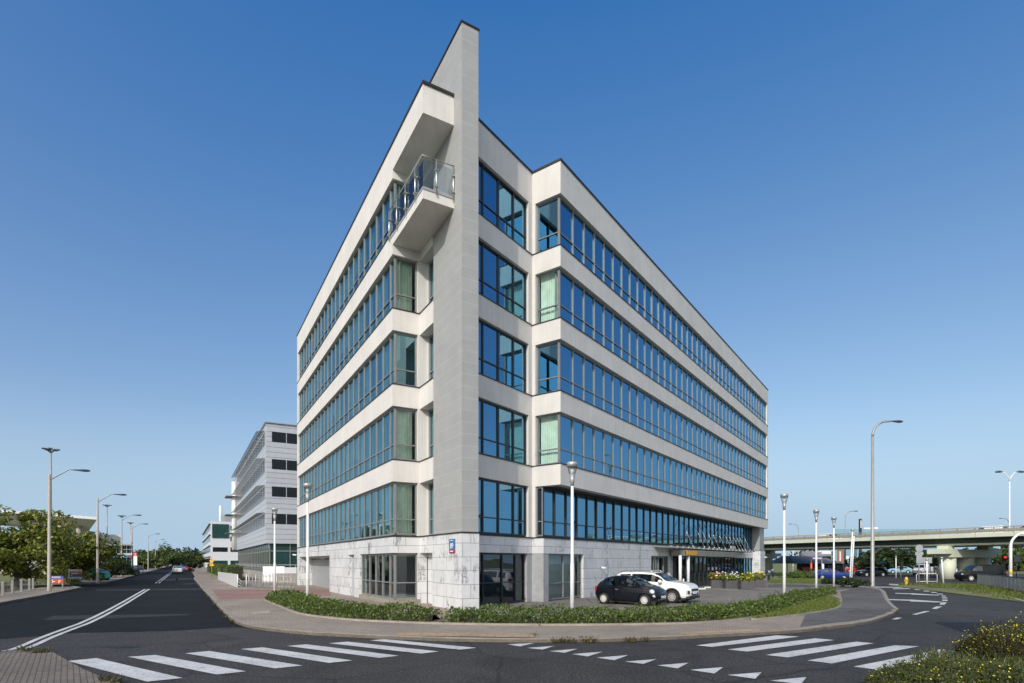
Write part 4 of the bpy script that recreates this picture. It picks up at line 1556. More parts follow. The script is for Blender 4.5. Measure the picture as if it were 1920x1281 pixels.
# showroom on the left: white canopy roof hall and glazed corner
M['grey_wall'] = plain('blue_grey_cladding', (.40, .45, .50), .5, 0, .06)
ch = empty('canopy_hall', V(-70, 92, 0), 'hall with a sweeping white canopy roof behind the left trees', 'building')
D = 90.0
e0, e1 = at(182, 974.5, D), at(-140, 950, 104)
mb = MB()
for k in range(1):
    a, b = e0, e1
    back = V(-9, 10, 0)
    n = 12
    for i in range(n):
        p, q = a.lerp(b, i / n), a.lerp(b, (i + 1) / n)
        up = V(0, 0, .42)
        mb.face([p, q, q + up, p + up][::-1])
        mb.face([p + up, q + up, q + up + back, p + up + back][::-1])
        mb.face([p, p + back - V(0, 0, 1.6), q + back - V(0, 0, 1.6), q][::-1])
    mb.face([a, a + V(0, 0, .42), a + V(0, 0, .42) + back, a + back - V(0, 0, 1.6)])
mb.build('canopy_roof', plain('canopy_white', (.50, .52, .55), .5), ch)
for x, y0 in ((148, 983), (70, 975), (-60, 970)):
    p = at(x, y0, D + 6)
    mb = MB()
    mb.tube([V(p.x, p.y, 0), V(p.x, p.y, p.z + 1)], .4, 10)
    mb.build('column', M['concrete'], ch)
mb = MB()
arcp = [at(x, y, D + 5) for x, y in ((150, 979), (140, 979.5), (128, 982), (116, 987), (106, 993), (98, 1000))]
for i in range(len(arcp) - 1):
    a, b = arcp[i], arcp[i + 1]
    mb.obox(a, b - a, V(0, 1.2, 0), V(0, 0, .7))
    if i < 5:
        c0, c1 = V(a.x, a.y + .3, a.z), V(b.x, b.y + .3, b.z)
mb.build('arched_brace', plain('beige_brace', (.42, .36, .28), .6), ch)
mb = MB()
w0, w1 = at(178, 1000, D + 12), at(-150, 990, D + 20)
mb.band(P2([V(w0.x, w0.y), V(w1.x, w1.y)]), .5, 0, w0.z + .3, side=1)
mb.build('wall', M['concrete'], ch)
for x0, x1, y0, y1 in ((105, 128, 992, 999), (132, 146, 995.5, 1000), (60, 100, 990, 998)):
    a, b = at(x0, y1, D + 10), at(x1, y0, D + 10)
    mb = MB()
    mb.obox(V(a.x, a.y, a.z - 3), V(b.x - a.x, 0, 0), V(0, 1.5, 0), V(0, 0, b.z - a.z + 3))
    mb.build('rooftop_unit', M['frame_dark'], ch)

sh = empty('showroom', at(222, 1075, 100) * 1, 'white and teal glazed showroom with blue shop band on the left', 'building')
D = 100.0
def shbox(x0, y0, x1, y1, dd, depth, name, mat, parent=None):
    a, b = at(x0, y1, dd), at(x1, y0, dd)
    mb = MB()
    mb.obox(a, V(b.x - a.x, 0, 0), V(-.72, 1, 0) * depth, V(0, 0, b.z - a.z))
    return mb.build(name, mat, parent or sh)
shbox(188, 1002.5, 226.5, 1021, D, 16, 'upper_wall', M['grey_wall'])
shbox(182, 1000.5, 196, 1075, D - .5, 17, 'corner_wall', M['white_wall'])
shbox(196, 1021, 248, 1078, D + .5, 18, 'glazing', M['green_glass'])
shbox(196, 1020, 249, 1023, D - .6, 19, 'cornice', M['white_wall'])
for i in range(6):
    x = 200 + i * 9.4
    shbox(x - .35, 1023, x + .35, 1076, D + .2, .3, 'mullion', M['steel'])
shbox(196, 1030, 248, 1031, D + .15, .3, 'transom', M['steel'])
shbox(196, 1037.5, 248, 1041, D + .1, .35, 'transom', M['steel'])
bb = shbox(200, 1040.5, 248, 1046, D - .2, .3, 'shop_band', plain('sky_blue_band', (.04, .22, .42), .5))
shbox(200, 1041, 209, 1045.5, D - .25, .1, 'red_panel', plain('wine_panel', (.25, .03, .07), .5), bb)
shbox(240, 1041, 247.5, 1045.5, D - .25, .1, 'red_panel', plain('wine_panel', (.25, .03, .07), .5), bb)
c = at(225, 1044.6, D - .3)
text_mesh('LEADER', .4, 'band_letters', M['white_paint'], bb, c, V(1, 0, 0), V(0, 0, 1), .05)
# yellow and black board on the hall
yb = empty('roof_board', at(168, 1015, 98), 'yellow and black board with white figures left of the showroom', 'board')
shb = lambda *a, **k: shbox(*a, **k)
shbox(150, 1003.5, 183, 1024, 98, .3, 'panel', plain('board_black', (.03, .03, .03), .5), yb)
shbox(150, 1003, 183, 1005.5, 97.8, .15, 'yellow_strip', plain('board_yellow', (.75, .62, .05), .5), yb)
shbox(176, 1017, 183, 1019, 97.8, .15, 'yellow_strip', plain('board_yellow', (.75, .62, .05), .5), yb)
text_mesh('%08', 1.1, 'figures', M['white_paint'], yb, at(175, 1015.5, 97.8), V(1, 0, 0), V(0, 0, 1), .05)
shbox(154, 1006.5, 167, 1013.5, 97.8, .12, 'white_patch', M['white_paint'], yb)
# totem
tt = empty('totem', at(253.5, 1075, 96), 'red topped white totem sign beside the showroom', 'totem sign')
shbox(250.5, 1036.5, 257, 1043, 96, .5, 'red_head', plain('totem_red', (.6, .06, .05), .5), tt)
shbox(250.5, 1043, 257, 1060, 96, .5, 'panel', M['white_paint'], tt)
shbox(250.5, 1060, 257, 1074, 96, .5, 'foot', plain('totem_blue', (.06, .10, .25), .5), tt)
text_mesh('2', .55, 'emblem', M['white_paint'], tt, at(253.7, 1041.8, 95.9), V(1, 0, 0), V(0, 0, 1), .04)

# ------------------------------------------------------------------ left roadside boards and fences
def board(name, x0, y0, x1, y1, d, label, cat, bands, legs=True, yg=None):
    r = empty(name, at((x0 + x1) / 2, y1, d), label, cat)
    r.location.z = 0
    for (f0, f1, col, nm) in bands:
        a, b = at(x0, y0 + (y1 - y0) * f1, d), at(x1, y0 + (y1 - y0) * f0, d)
        mb = MB()
        mb.obox(a, V(b.x - a.x, 0, 0), V(0, .12, 0), V(0, 0, b.z - a.z))
        mb.build(nm, plain(nm + '_paint', col, .5, 0, .05), r)
    if legs:
        for x in (x0 + (x1 - x0) * .1, x1 - (x1 - x0) * .1):
            a = at(x, y1, d)
            mb = MB()
            mb.tube([V(a.x, a.y + .06, 0), V(a.x, a.y + .06, a.z + .3)], .05, 6)
            mb.build('leg', M['galv'], r)
    return r
d1 = 46.5
pk = board('parking_board', 94, 1080, 119, 1094.5, d1, 'blue and red parking board with arrow behind the first street lamp', 'sign', [(0, .38, (.02, .07, .25), 'blue_panel'), (.38, 1, (.42, .06, .04), 'red_panel')])
text_mesh('PARKING', .2, 'letters', M['white_paint'], pk, at(104.5, 1084.2, d1 - .01), V(1, 0, 0), V(0, 0, 1), .03)
text_mesh('P', .36, 'letter', M['white_paint'], pk, at(111.5, 1094, d1 - .01), V(1, 0, 0), V(0, 0, 1), .03)
a = at(96.5, 1090.8, d1 - .02)
mb = MB()
mb.obox(a, V(.28, 0, 0), V(0, .03, 0), V(0, 0, .05))
mb.obox(a + V(-.02, 0, .02), V(.13, 0, .12), V(0, .03, 0), V(-.03, 0, .04))
mb.obox(a + V(-.02, 0, .02), V(.13, 0, -.12), V(0, .03, 0), V(.03, 0, .04))
mb.build('arrow', M['white_paint'], pk)
eb = board('entrance_board', 128.5, 1068, 152, 1085, 56, 'white framed board with red and blue stripes on the left verge', 'sign', [(0, .24, (.5, .5, .54), 'grey_panel'), (.24, .55, (.48, .10, .05), 'red_panel'), (.55, .82, (.02, .10, .28), 'blue_panel'), (.82, 1, (.5, .5, .6), 'pale_panel')])
a, b = at(128.2, 1085.5, 55.95), at(129.6, 1067.5, 55.95)
mb = MB()
mb.obox(a, V(b.x - a.x, 0, 0), V(0, .2, 0), V(0, 0, b.z - a.z))
mb.build('frame', M['white_paint'], eb)
for (fx, fy, wd) in ((139, 1070.2, 16), (140, 1075.2, 13), (134, 1080, 3)):
    a, b = at(fx - wd / 2, fy + .6, 55.95), at(fx + wd / 2, fy - .6, 55.95)
    mb = MB()
    mb.obox(a, V(b.x - a.x, 0, 0), V(0, .04, 0), V(0, 0, b.z - a.z))
    mb.build('text_line', M['white_paint'], eb)
board('white_board', 257.5, 1060, 269, 1069, 105, 'small white and orange roadside board farther along the left kerb', 'sign', [(0, .62, (.7, .62, .55), 'panel'), (.62, 1, (.3, .3, .55), 'blue_strip')])
# sunflowers-like yellow blooms by the boards
rnd = random.Random(8)
for i, (x, y) in enumerate(((124, 1090), (133, 1093), (138, 1091), (162, 1085))):
    p = G(x, y + 4)
    r = empty('yellow_flower_clump', p, ('yellow flower clump right beside the parking board', 'yellow flower clump under the striped board', 'yellow flower clump between the two boards and the kerb', 'pale yellow flower clump right of the striped board')[i], 'flowers', 'yellow flowers on the left verge')
    lv, fl = MB(), MB()
    for _ in range(140):
        q = p + V(rnd.gauss(0, .3), rnd.gauss(0, .3), rnd.uniform(.1, .7))
        leaf_cards(lv, rnd, q, (.05, .05, .05), 1, .09)
    for _ in range(9):
        q = p + V(rnd.gauss(0, .3), -.2 + rnd.gauss(0, .2), rnd.uniform(.3, .95))
        fl.lathe([(0, -.03), (.1, 0), (.05, .05), (0, .06)], q, 7)
    lv.build('leaves', M['leaf_grass'], r)
    fl.build('flowers', M['petal_y'], r)

# mesh fence on concrete posts at the far left
fl = empty('wire_fence', LF(18, -20.6), 'low wire mesh fence on pale concrete posts at the left edge', 'fence')
M['wire'] = None
m, nt, b = newmat('wire_mesh')
vec = coords(nt, 'UV', (1, 1, 1), (0, 0, R(45)))
br = N(nt, 'ShaderNodeTexBrick')
br.offset = 0
nt.links.new(vec, br.inputs['Vector'])
br.inputs['Scale'].default_value = 1
br.inputs['Brick Width'].default_value = .07
br.inputs['Row Height'].default_value = .07
br.inputs['Mortar Size'].default_value = .006
tr = nt.nodes.new('ShaderNodeBsdfTransparent')
mx = nt.nodes.new('ShaderNodeMixShader')
nt.links.new(br.outputs['Fac'], mx.inputs[0])
nt.links.new(tr.outputs[0], mx.inputs[1])
nt.links.new(b.outputs[0], mx.inputs[2])
b.inputs['Base Color'].default_value = (.35, .36, .37, 1)
nt.links.new(mx.outputs[0], nt.nodes['Material Output'].inputs[0])
M['wire'] = m
fp = [G(x, y) for x, y in ((-30, 1126), (5, 1119.5), (23, 1115.5), (40, 1112.5), (55, 1109.5), (62, 1107.5))]
for p in fp:
    mb = MB()
    mb.box(p + V(0, 0, .5), (.13, .13, 1.0), R(30))
    mb.build('post', M['concrete'], fl)
mb = MB()
for i in range(len(fp) - 1):
    mb.face([fp[i] + V(0, 0, .05), fp[i + 1] + V(0, 0, .05), fp[i + 1] + V(0, 0, .95), fp[i] + V(0, 0, .95)])
mb.build('mesh_panel', M['wire'], fl)

# ramp wall, steps and railings by the garage drive
M['ramp'] = plain('pale_ramp_wall', (.50, .51, .52), .6, 0, .06)
rw = empty('ramp_wall', G(425, 1090), 'pale metal parapet of the ramp with stair rails beside the pavement', 'parapet wall')
a, b, c = G(408.5, 1088), G(443, 1103), G(470, 1102.5)
mb = MB()
ha, hb = 1.05, 1.2
for p, q, h0, h1 in ((a, b, 1.05, 1.22),):
    d = (q - p).normalized()
    n = V(-d.y, d.x) * .12
    mb.face([p, q, q + V(0, 0, h1), p + V(0, 0, h0)])
    mb.face([q + n, p + n, p + n + V(0, 0, h0), q + n + V(0, 0, h1)])
    mb.face([p + V(0, 0, h0), q + V(0, 0, h1), q + n + V(0, 0, h1), p + n + V(0, 0, h0)])
    mb.face([q, q + n, q + n + V(0, 0, h1), q + V(0, 0, h1)])
mb.build('parapet', M['ramp'], rw)
mb = MB()
for k in range(3):
    mb.tube([b + V(.1, 0, .95 - k * .33), c + V(-.6, 0, .32 - k * .14)], .035, 6)
for p in (b, c + V(-.5, 0, 0)):
    mb.tube([p + V(.12, 0, 0), p + V(.12, 0, 1.2)], .04, 6)
mb.build('stair_rail', M['white_paint'], rw)
pw = empty('podium_wall', G(500, 1098), 'white wall and steel gate railings in front of the grey office', 'wall')
mb = MB()
x0, x1 = at(493, 1084, 62), at(533, 1062, 62)
mb.obox(V(x0.x, x0.y, 0), V(x1.x - x0.x, 0, 0), V(0, .3, 0), V(0, 0, x1.z))
mb.build('white_panel', M['white_paint'], pw)
x0, x1 = at(533, 1084, 62), at(556, 1064, 62)
mb = MB()
mb.obox(V(x0.x, x0.y, 0), V(x1.x - x0.x, 0, 0), V(0, .3, 0), V(0, 0, x1.z))
mb.build('grey_panel', M['ramp'], pw)
rg = empty('gate_railing', G(510, 1103), 'galvanised gate railings across the garage drive', 'railing')
a, b = G(467, 1103.5), G(553, 1106)
n = 13
for i in range(n + 1):
    p = a.lerp(b, i / n)
    mb = MB()
    mb.tube([p, p + V(0, 0, 1.25 if i % 2 == 0 else 1.1)], .05 if i % 2 == 0 else .022, 6)
    mb.build('post', M['galv'], rg)
mb = MB()
for z in (.2, .65, 1.1):
    mb.tube([a + V(0, 0, z), b + V(0, 0, z)], .025, 6)
mb.build('rail', M['galv'], rg)
rl = empty('terrace_railing', GB(-6, 2), 'long steel railing on the grey office terrace', 'railing')
mb = MB()
for z in (1.35, 1.65, 1.95):
    mb.tube([GB(-9, -.3, z), GB(46, -.3, z)], .03, 5)
    mb.tube([GB(-9, -.3, z), GB(-9, 18, z)], .03, 5)
mb.build('rail', M['galv'], rl)
mb = MB()
for i in range(28):
    p = GB(-9 + 2 * i, -.3, 1.05)
    mb.tube([p, p + V(0, 0, .95)], .035, 5)
for i in range(10):
    p = GB(-9, 2 * i, 1.05)
    mb.tube([p, p + V(0, 0, .95)], .035, 5)
mb.build('posts', M['galv'], rl)

# triangular warning sign by the pavement
def warn(x, y0, y1, yb, label):
    g = G(x, yb)
    r = empty('warning_sign', g, label, 'road sign', 'yellow warning signs by the pavement')
    mb = MB()
    mb.tube([g, at(x, y0, g.y)], .035, 6)
    mb.build('pole', M['galv'], r)
    hh = (y1 - y0) / 2
    for k in range(2):
        top_ = at(x, y0 + hh * k, g.y - .05)
        s = hh * g.y / FPX
        mb = MB()
        t0 = V(top_.x, top_.y, top_.z)
        mb.prism([(0, 0), (1, 0), (.5, .87)], 0, .02)
        vs = []
        for v in mb.v:
            vs.append((t0.x + (v[0] - .5) * s * 1.15, t0.y - v[2], t0.z - s + v[1] * s * 1.1))
        mb.v = vs
        pl = mb.build('triangle', plain('warning_yellow', (.85, .42, .02), .5), r)
        mb = MB()
        mb.box(V(t0.x, t0.y - .03, t0.z - s * .55), (s * .1, .01, s * .4))
        mb.build('symbol', M['coping'], pl)
warn(397, 1045, 1061, 1085, 'nearer pair of yellow warning triangles on one post')
warn(370.5, 1057, 1064, 1072.5, 'smaller far yellow warning triangles up the pavement')

# clipped hedges beside the far pavement
def box_hedge(p0, p1, w, h, label, seed):
    rnd = random.Random(seed)
    r = empty('clipped_hedge', p0, label, 'hedge', 'clipped hedges beside the far pavement')
    d = (p1 - p0)
    n = V(d.y, -d.x).normalized()
    mb = MB()
    mb.obox(p0 + n * .08, d, n * (w - .16), V(0, 0, h * .92))
    mb.build('twigs', plain('hedge_twigs', (.035, .038, .018), .95), r)
    lv = MB()
    L = d.length
    for _ in range(int(L * h * 60)):
        u = rnd.random()
        if rnd.random() < .6:
            q = p0 + d * u + n * rnd.choice((0, 0, w)) + V(0, 0, h * rnd.random())
        else:
            q = p0 + d * u + n * (w * rnd.random()) + V(0, 0, h)
        leaf_cards(lv, rnd, q, (.12, .12, .12), 1, .13)
    lv.build('foliage', M['leaf_hedge'], r)
box_hedge(LF(46, -4.6), LF(62, -4.6), 1.3, 1.75, 'clipped green hedge behind the ramp parapet', 3)
box_hedge(LF(66, -4.8), LF(84, -4.8), 1.3, 1.7, 'second clipped green hedge past the warning sign', 4)
box_hedge(LF(88, -4.8), LF(120, -4.8), 1.5, 1.8, 'far clipped hedge leading to the distant office', 5)
mb = MB()
mb.prism(P2([LF(36, -5.2), LF(36, -3.8), LF(120, -3.8), LF(120, -5.2)]), 0, PZ + .03)
struct(mb, 'hedge_strip', M['lawn'])

# ------------------------------------------------------------------ trees
make_tree('maple_tree', G(30, 1103), 7.4, 4.3, 'large rounded maple at the left edge behind the wire fence', 'roadside trees on the left', M['leaf_maple'], 80, 150, .17, .10, 1)
make_tree('maple_tree', G(-60, 1104), 7.0, 4.2, 'maple cut off by the left picture edge', 'roadside trees on the left', M['leaf_maple'], 60, 110, .2, .1, 12)
make_tree('maple_tree', V(-45.6, 60, 0), 6.0, 3.7, 'broad maple behind the striped board', 'roadside trees on the left', M['leaf_maple'], 70, 140, .17, .06, 2)
make_tree('maple_tree', V(-50.5, 66, 0), 5.4, 3.0, 'lower maple behind the second street lamp', 'roadside trees on the left', M['leaf_maple'], 50, 120, .17, .06, 3)
make_tree('dark_shrub', G(207, 1084), 2.5, 3.1, 'dark green shrub before the showroom', 'dark shrubs by the showroom', M['leaf_dark'], 36, 130, .14, .05, 4)
make_tree('dark_shrub', G(226, 1080), 1.9, 2.6, 'dark shrub behind the third street lamp', 'dark shrubs by the showroom', M['leaf_dark'], 24, 110, .14, .05, 5)
ft = [(266, 1030, 190, 5.6, 'far green tree right of the totem'), (284, 1033, 200, 5.0, 'far tree behind the grey lamp'), (297, 1027, 180, 7, 'bright far tree in the middle of the row'), (313, 1024, 230, 8, 'tallest far tree at the street end'),
      (327, 1028, 260, 8, 'dark far tree right of the tallest one'), (341, 1034, 300, 8, 'far tree above the white car'), (352, 1032, 280, 7, 'pale far tree near the street end'), (363, 1036, 250, 6, 'far tree next to the distant office'), (258, 1040, 160, 4, 'small far tree beside the totem foot')]
for i, (x, yt, dd, rad, lb) in enumerate(ft):
    p = V((x - 960) / FPX * dd, dd, 0)
    make_tree('far_tree', p, at(x, yt, dd).z, rad, lb, 'trees closing the street', M['leaf_far'] if i % 3 else M['leaf_dark'], 34, 70, .42, .1, 40 + i, bark=M['bark'])
make_tree('far_tree', G(360, 1076.5), 3.4, 1.6, 'small dark roadside tree with purple blooms by the far hedge', 'trees closing the street', M['leaf_dark'], 20, 60, .2, .2, 77)
for i, (x, y) in enumerate(((-34, -16), (-46, -6), (-22, -26), (-8, -30), (10, -34), (28, -30), (-58, 4))):
    t_ = [o for o in bpy.data.objects if o.name == 'maple_tree'][0]
    copy_thing(t_, V(x, y, 0), R(40 * i), 'maple across the junction behind the viewpoint, seen only mirrored in the glazing', 1.15)['group'] = 'trees mirrored in the glazing'
# wood behind everything
rnd = random.Random(99)
mb = MB()
for i in range(150):
    a = rnd.uniform(-.95, 1.15)
    dd = rnd.uniform(480, 640)
    c = V(a * dd, dd, rnd.uniform(3, 9))
    leaf_cards(mb, rnd, c, (13, 8, 8), 60, 2.2)
tag(mb.build('far_wood', M['leaf_dark']), 'dark wood along the horizon', None, None, 'stuff')
for i, (x, yt, dd, rad, lb) in enumerate(((1655, 1028, 118, 6.5, 'dense green tree under the overpass behind the dark car'), (1690, 1030, 150, 7, 'dark tree beyond the overpass left of the signs'), (1712, 1028, 160, 7, 'dark tree behind the road sign cluster'),
                                          (1735, 1030, 165, 7, 'dark tree left of the pier head'), (1625, 1040, 130, 4, 'small tree right of the restaurant'), (1810, 1035, 170, 6, 'tree seen between the dark piers'),
                                          (1880, 1026, 150, 7, 'green tree behind the red traffic light'), (1912, 1022, 140, 7, 'green tree at the right edge under the overpass'), (1940, 1024, 150, 7, 'tree cut by the right picture edge'))):
    p = V((x - 960) / FPX * dd, dd, 0)
    make_tree('street_tree', p, at(x, yt, dd).z + .4, rad, lb, 'trees beyond the overpass', M['leaf_far'] if i % 2 else M['leaf_dark'], 34, 80, .4, .12, 60 + i)
make_tree('dark_shrub', G(1600, 1104), 1.1, 1.25, 'low dark shrub at the foot of the leaning posts', 'low shrubs by the right path', M['leaf_dark'], 24, 120, .07, .05, 81, .6)
make_tree('dark_shrub', G(1574, 1097), .8, 2.0, 'low dark shrub behind the hedge tip', 'low shrubs by the right path', M['leaf_dark'], 24, 120, .08, .05, 82, .5)
make_tree('dark_shrub', G(1490, 1086), 1.0, 2.4, 'olive shrub on the grass by the parked motorcycles', 'low shrubs by the right path', M['leaf_hedge'], 26, 120, .1, .05, 83, .5)
make_tree('dark_shrub', G(1510, 1083), 1.0, 2.2, 'olive shrub left of the blue car', 'low shrubs by the right path', M['leaf_hedge'], 22, 120, .1, .05, 84, .5)
mb = MB()
mb.prism(P2([G(1441, 1091), G(1475, 1094), G(1585, 1096.5), G(1600, 1092), G(1570, 1088.5), G(1500, 1085), G(1441, 1083)]), 0, PZ + .05)
struct(mb, 'grass_strip', M['lawn'])
vp = [G(rnd.uniform(1442, 1590), rnd.uniform(1087, 1094.5), .12) for _ in range(420)]
tufts('strip_grass', vp, .4, 12, .22, M['leaf_grass'], 10, 'mown grass strip before the overpass')
sheet([G(1440, 1098), G(1475, 1097.5), G(1600, 1101.5), G(1598, 1107), G(1520, 1103.5), G(1440, 1104)], PZ + .014, 'driveway', M['path'])

# ------------------------------------------------------------------ overpass
M['op_green'] = plain('pale_green_paint', (.60, .63, .50), .6, 0, .07, .3)
M['op_dark'] = plain('dark_green_girder', (.075, .09, .07), .6, 0, .12)
M['op_rail'] = plain('parapet_rail', (.30, .28, .23), .6)
ov = empty('overpass', V(61.2, 68, 0), 'pale green road overpass on round piers behind the right road', 'bridge')
OD, OP = V(-.448, .894), V(.894, .448)
OB = V(61.2, 68)
def OV(t, o, z):
    p = OB + OD * t + OP * o
    return V(p.x, p.y, z)
T0, T1 = -95, 170
def ovbox(t0, t1, o0, o1, z0, z1, mb):
    mb.obox(OV(t0, o0, z0), OD * (t1 - t0), OP * (o1 - o0), V(0, 0, z1 - z0))
mb = MB()
t = T0
while t < T1:
    ovbox(t, min(t + 3.96, T1), 0, .35, 5.42, 5.93, mb)
    t += 4
ovbox(T0, T1, .34, 13, 5.40, 5.62, mb)
ovbox(T0, T1, 12.7, 13.05, 5.42, 5.93, mb)
mb.build('deck', M['op_green'], ov)
mb = MB()
for o in (1.5, 5, 8.5, 11.5):
    ovbox(T0, T1, o, o + .12, 4.70, 5.40, mb)
mb.build('girder', M['op_dark'], ov)
mb = MB()
for o in (1.25, 4.75, 8.25, 11.25):
    ovbox(T0, T1, o, o + .6, 4.46, 4.70, mb)
mb.build('lower_flange', M['op_green'], ov)
mb = MB()
for o in (.08, 12.8):
    for z in (6.12, 6.58):
        ovbox(T0, T1, o, o + .08, z, z + .1, mb)
    t = T0
    while t < T1:
        ovbox(t, t + .12, o, o + .1, 5.93, 6.6, mb)
        t += 2.0
t = T0
while t < T1:
    ovbox(t + .16, t + 1.96, .11, .14, 6.0, 6.42, mb)
    t += 2.0
t = T0
while t < 110:
    ovbox(t, t + .035, .1, .13, 6.42, 6.58, mb)
    t += .28
mb.build('railing', M['op_rail'], ov)
for tp in (9.0, 45, 84, -32, -66):
    cb = MB()
    cb.obox(OV(tp - 1.1, -.9, 3.35), OD * 2.2, OP * 14.5, V(0, 0, .62))
    cb.obox(OV(tp - 1.1, .8, 2.9), OD * 2.2, OP * 11.5, V(0, 0, .45))
    cb.obox(OV(tp - .7, .7, 3.97), OD * 1.4, OP * 1.4, V(0, 0, .49))
    cb.obox(OV(tp - .7, 10.9, 3.97), OD * 1.4, OP * 1.4, V(0, 0, .49))
    cap = cb.build('pier_head', M['op_green'], ov)
    for o in (1.9, 6.5, 10.9):
        cb = MB()
        p = OV(tp, o, 0)
        cb.tube([p, V(p.x, p.y, 2.95)], .95, 18)
        cb.build('pier', M['op_green'], ov)

# ------------------------------------------------------------------ cars
M['tyre'] = plain('tyre_rubber', (.02, .02, .02), .85)
M['rim'] = plain('alloy_rim', (.70, .69, .67), .35, .15, .05)
M['car_glass'] = glass_mat('car_glass', (.16, .20, .20), (.85, .92, .98), .08)
M['car_dark'] = plain('car_interior', (.025, .025, .027), .8)
M['black_trim'] = plain('black_trim', (.022, .022, .024), .55)
M['head_glass'] = plain('headlight_glass', (.62, .66, .70), .08, .2, .15, 8)
M['tail_red'] = plain('tail_light_red', (.45, .015, .02), .2)
def car_paint(name, col, metal=.0):
    return plain(name, col, .18, metal, .03, 1.0, spec=.25, coat=.3)

def interp(tab, x):
    if x <= tab[0][0]:
        return tab[0][1]
    for (x0, y0), (x1, y1) in zip(tab, tab[1:]):
        if x <= x1:
            t = (x - x0) / (x1 - x0)
            t = t * t * (3 - 2 * t) * .5 + t * .5
            return y0 + (y1 - y0) * t
    return tab[-1][1]

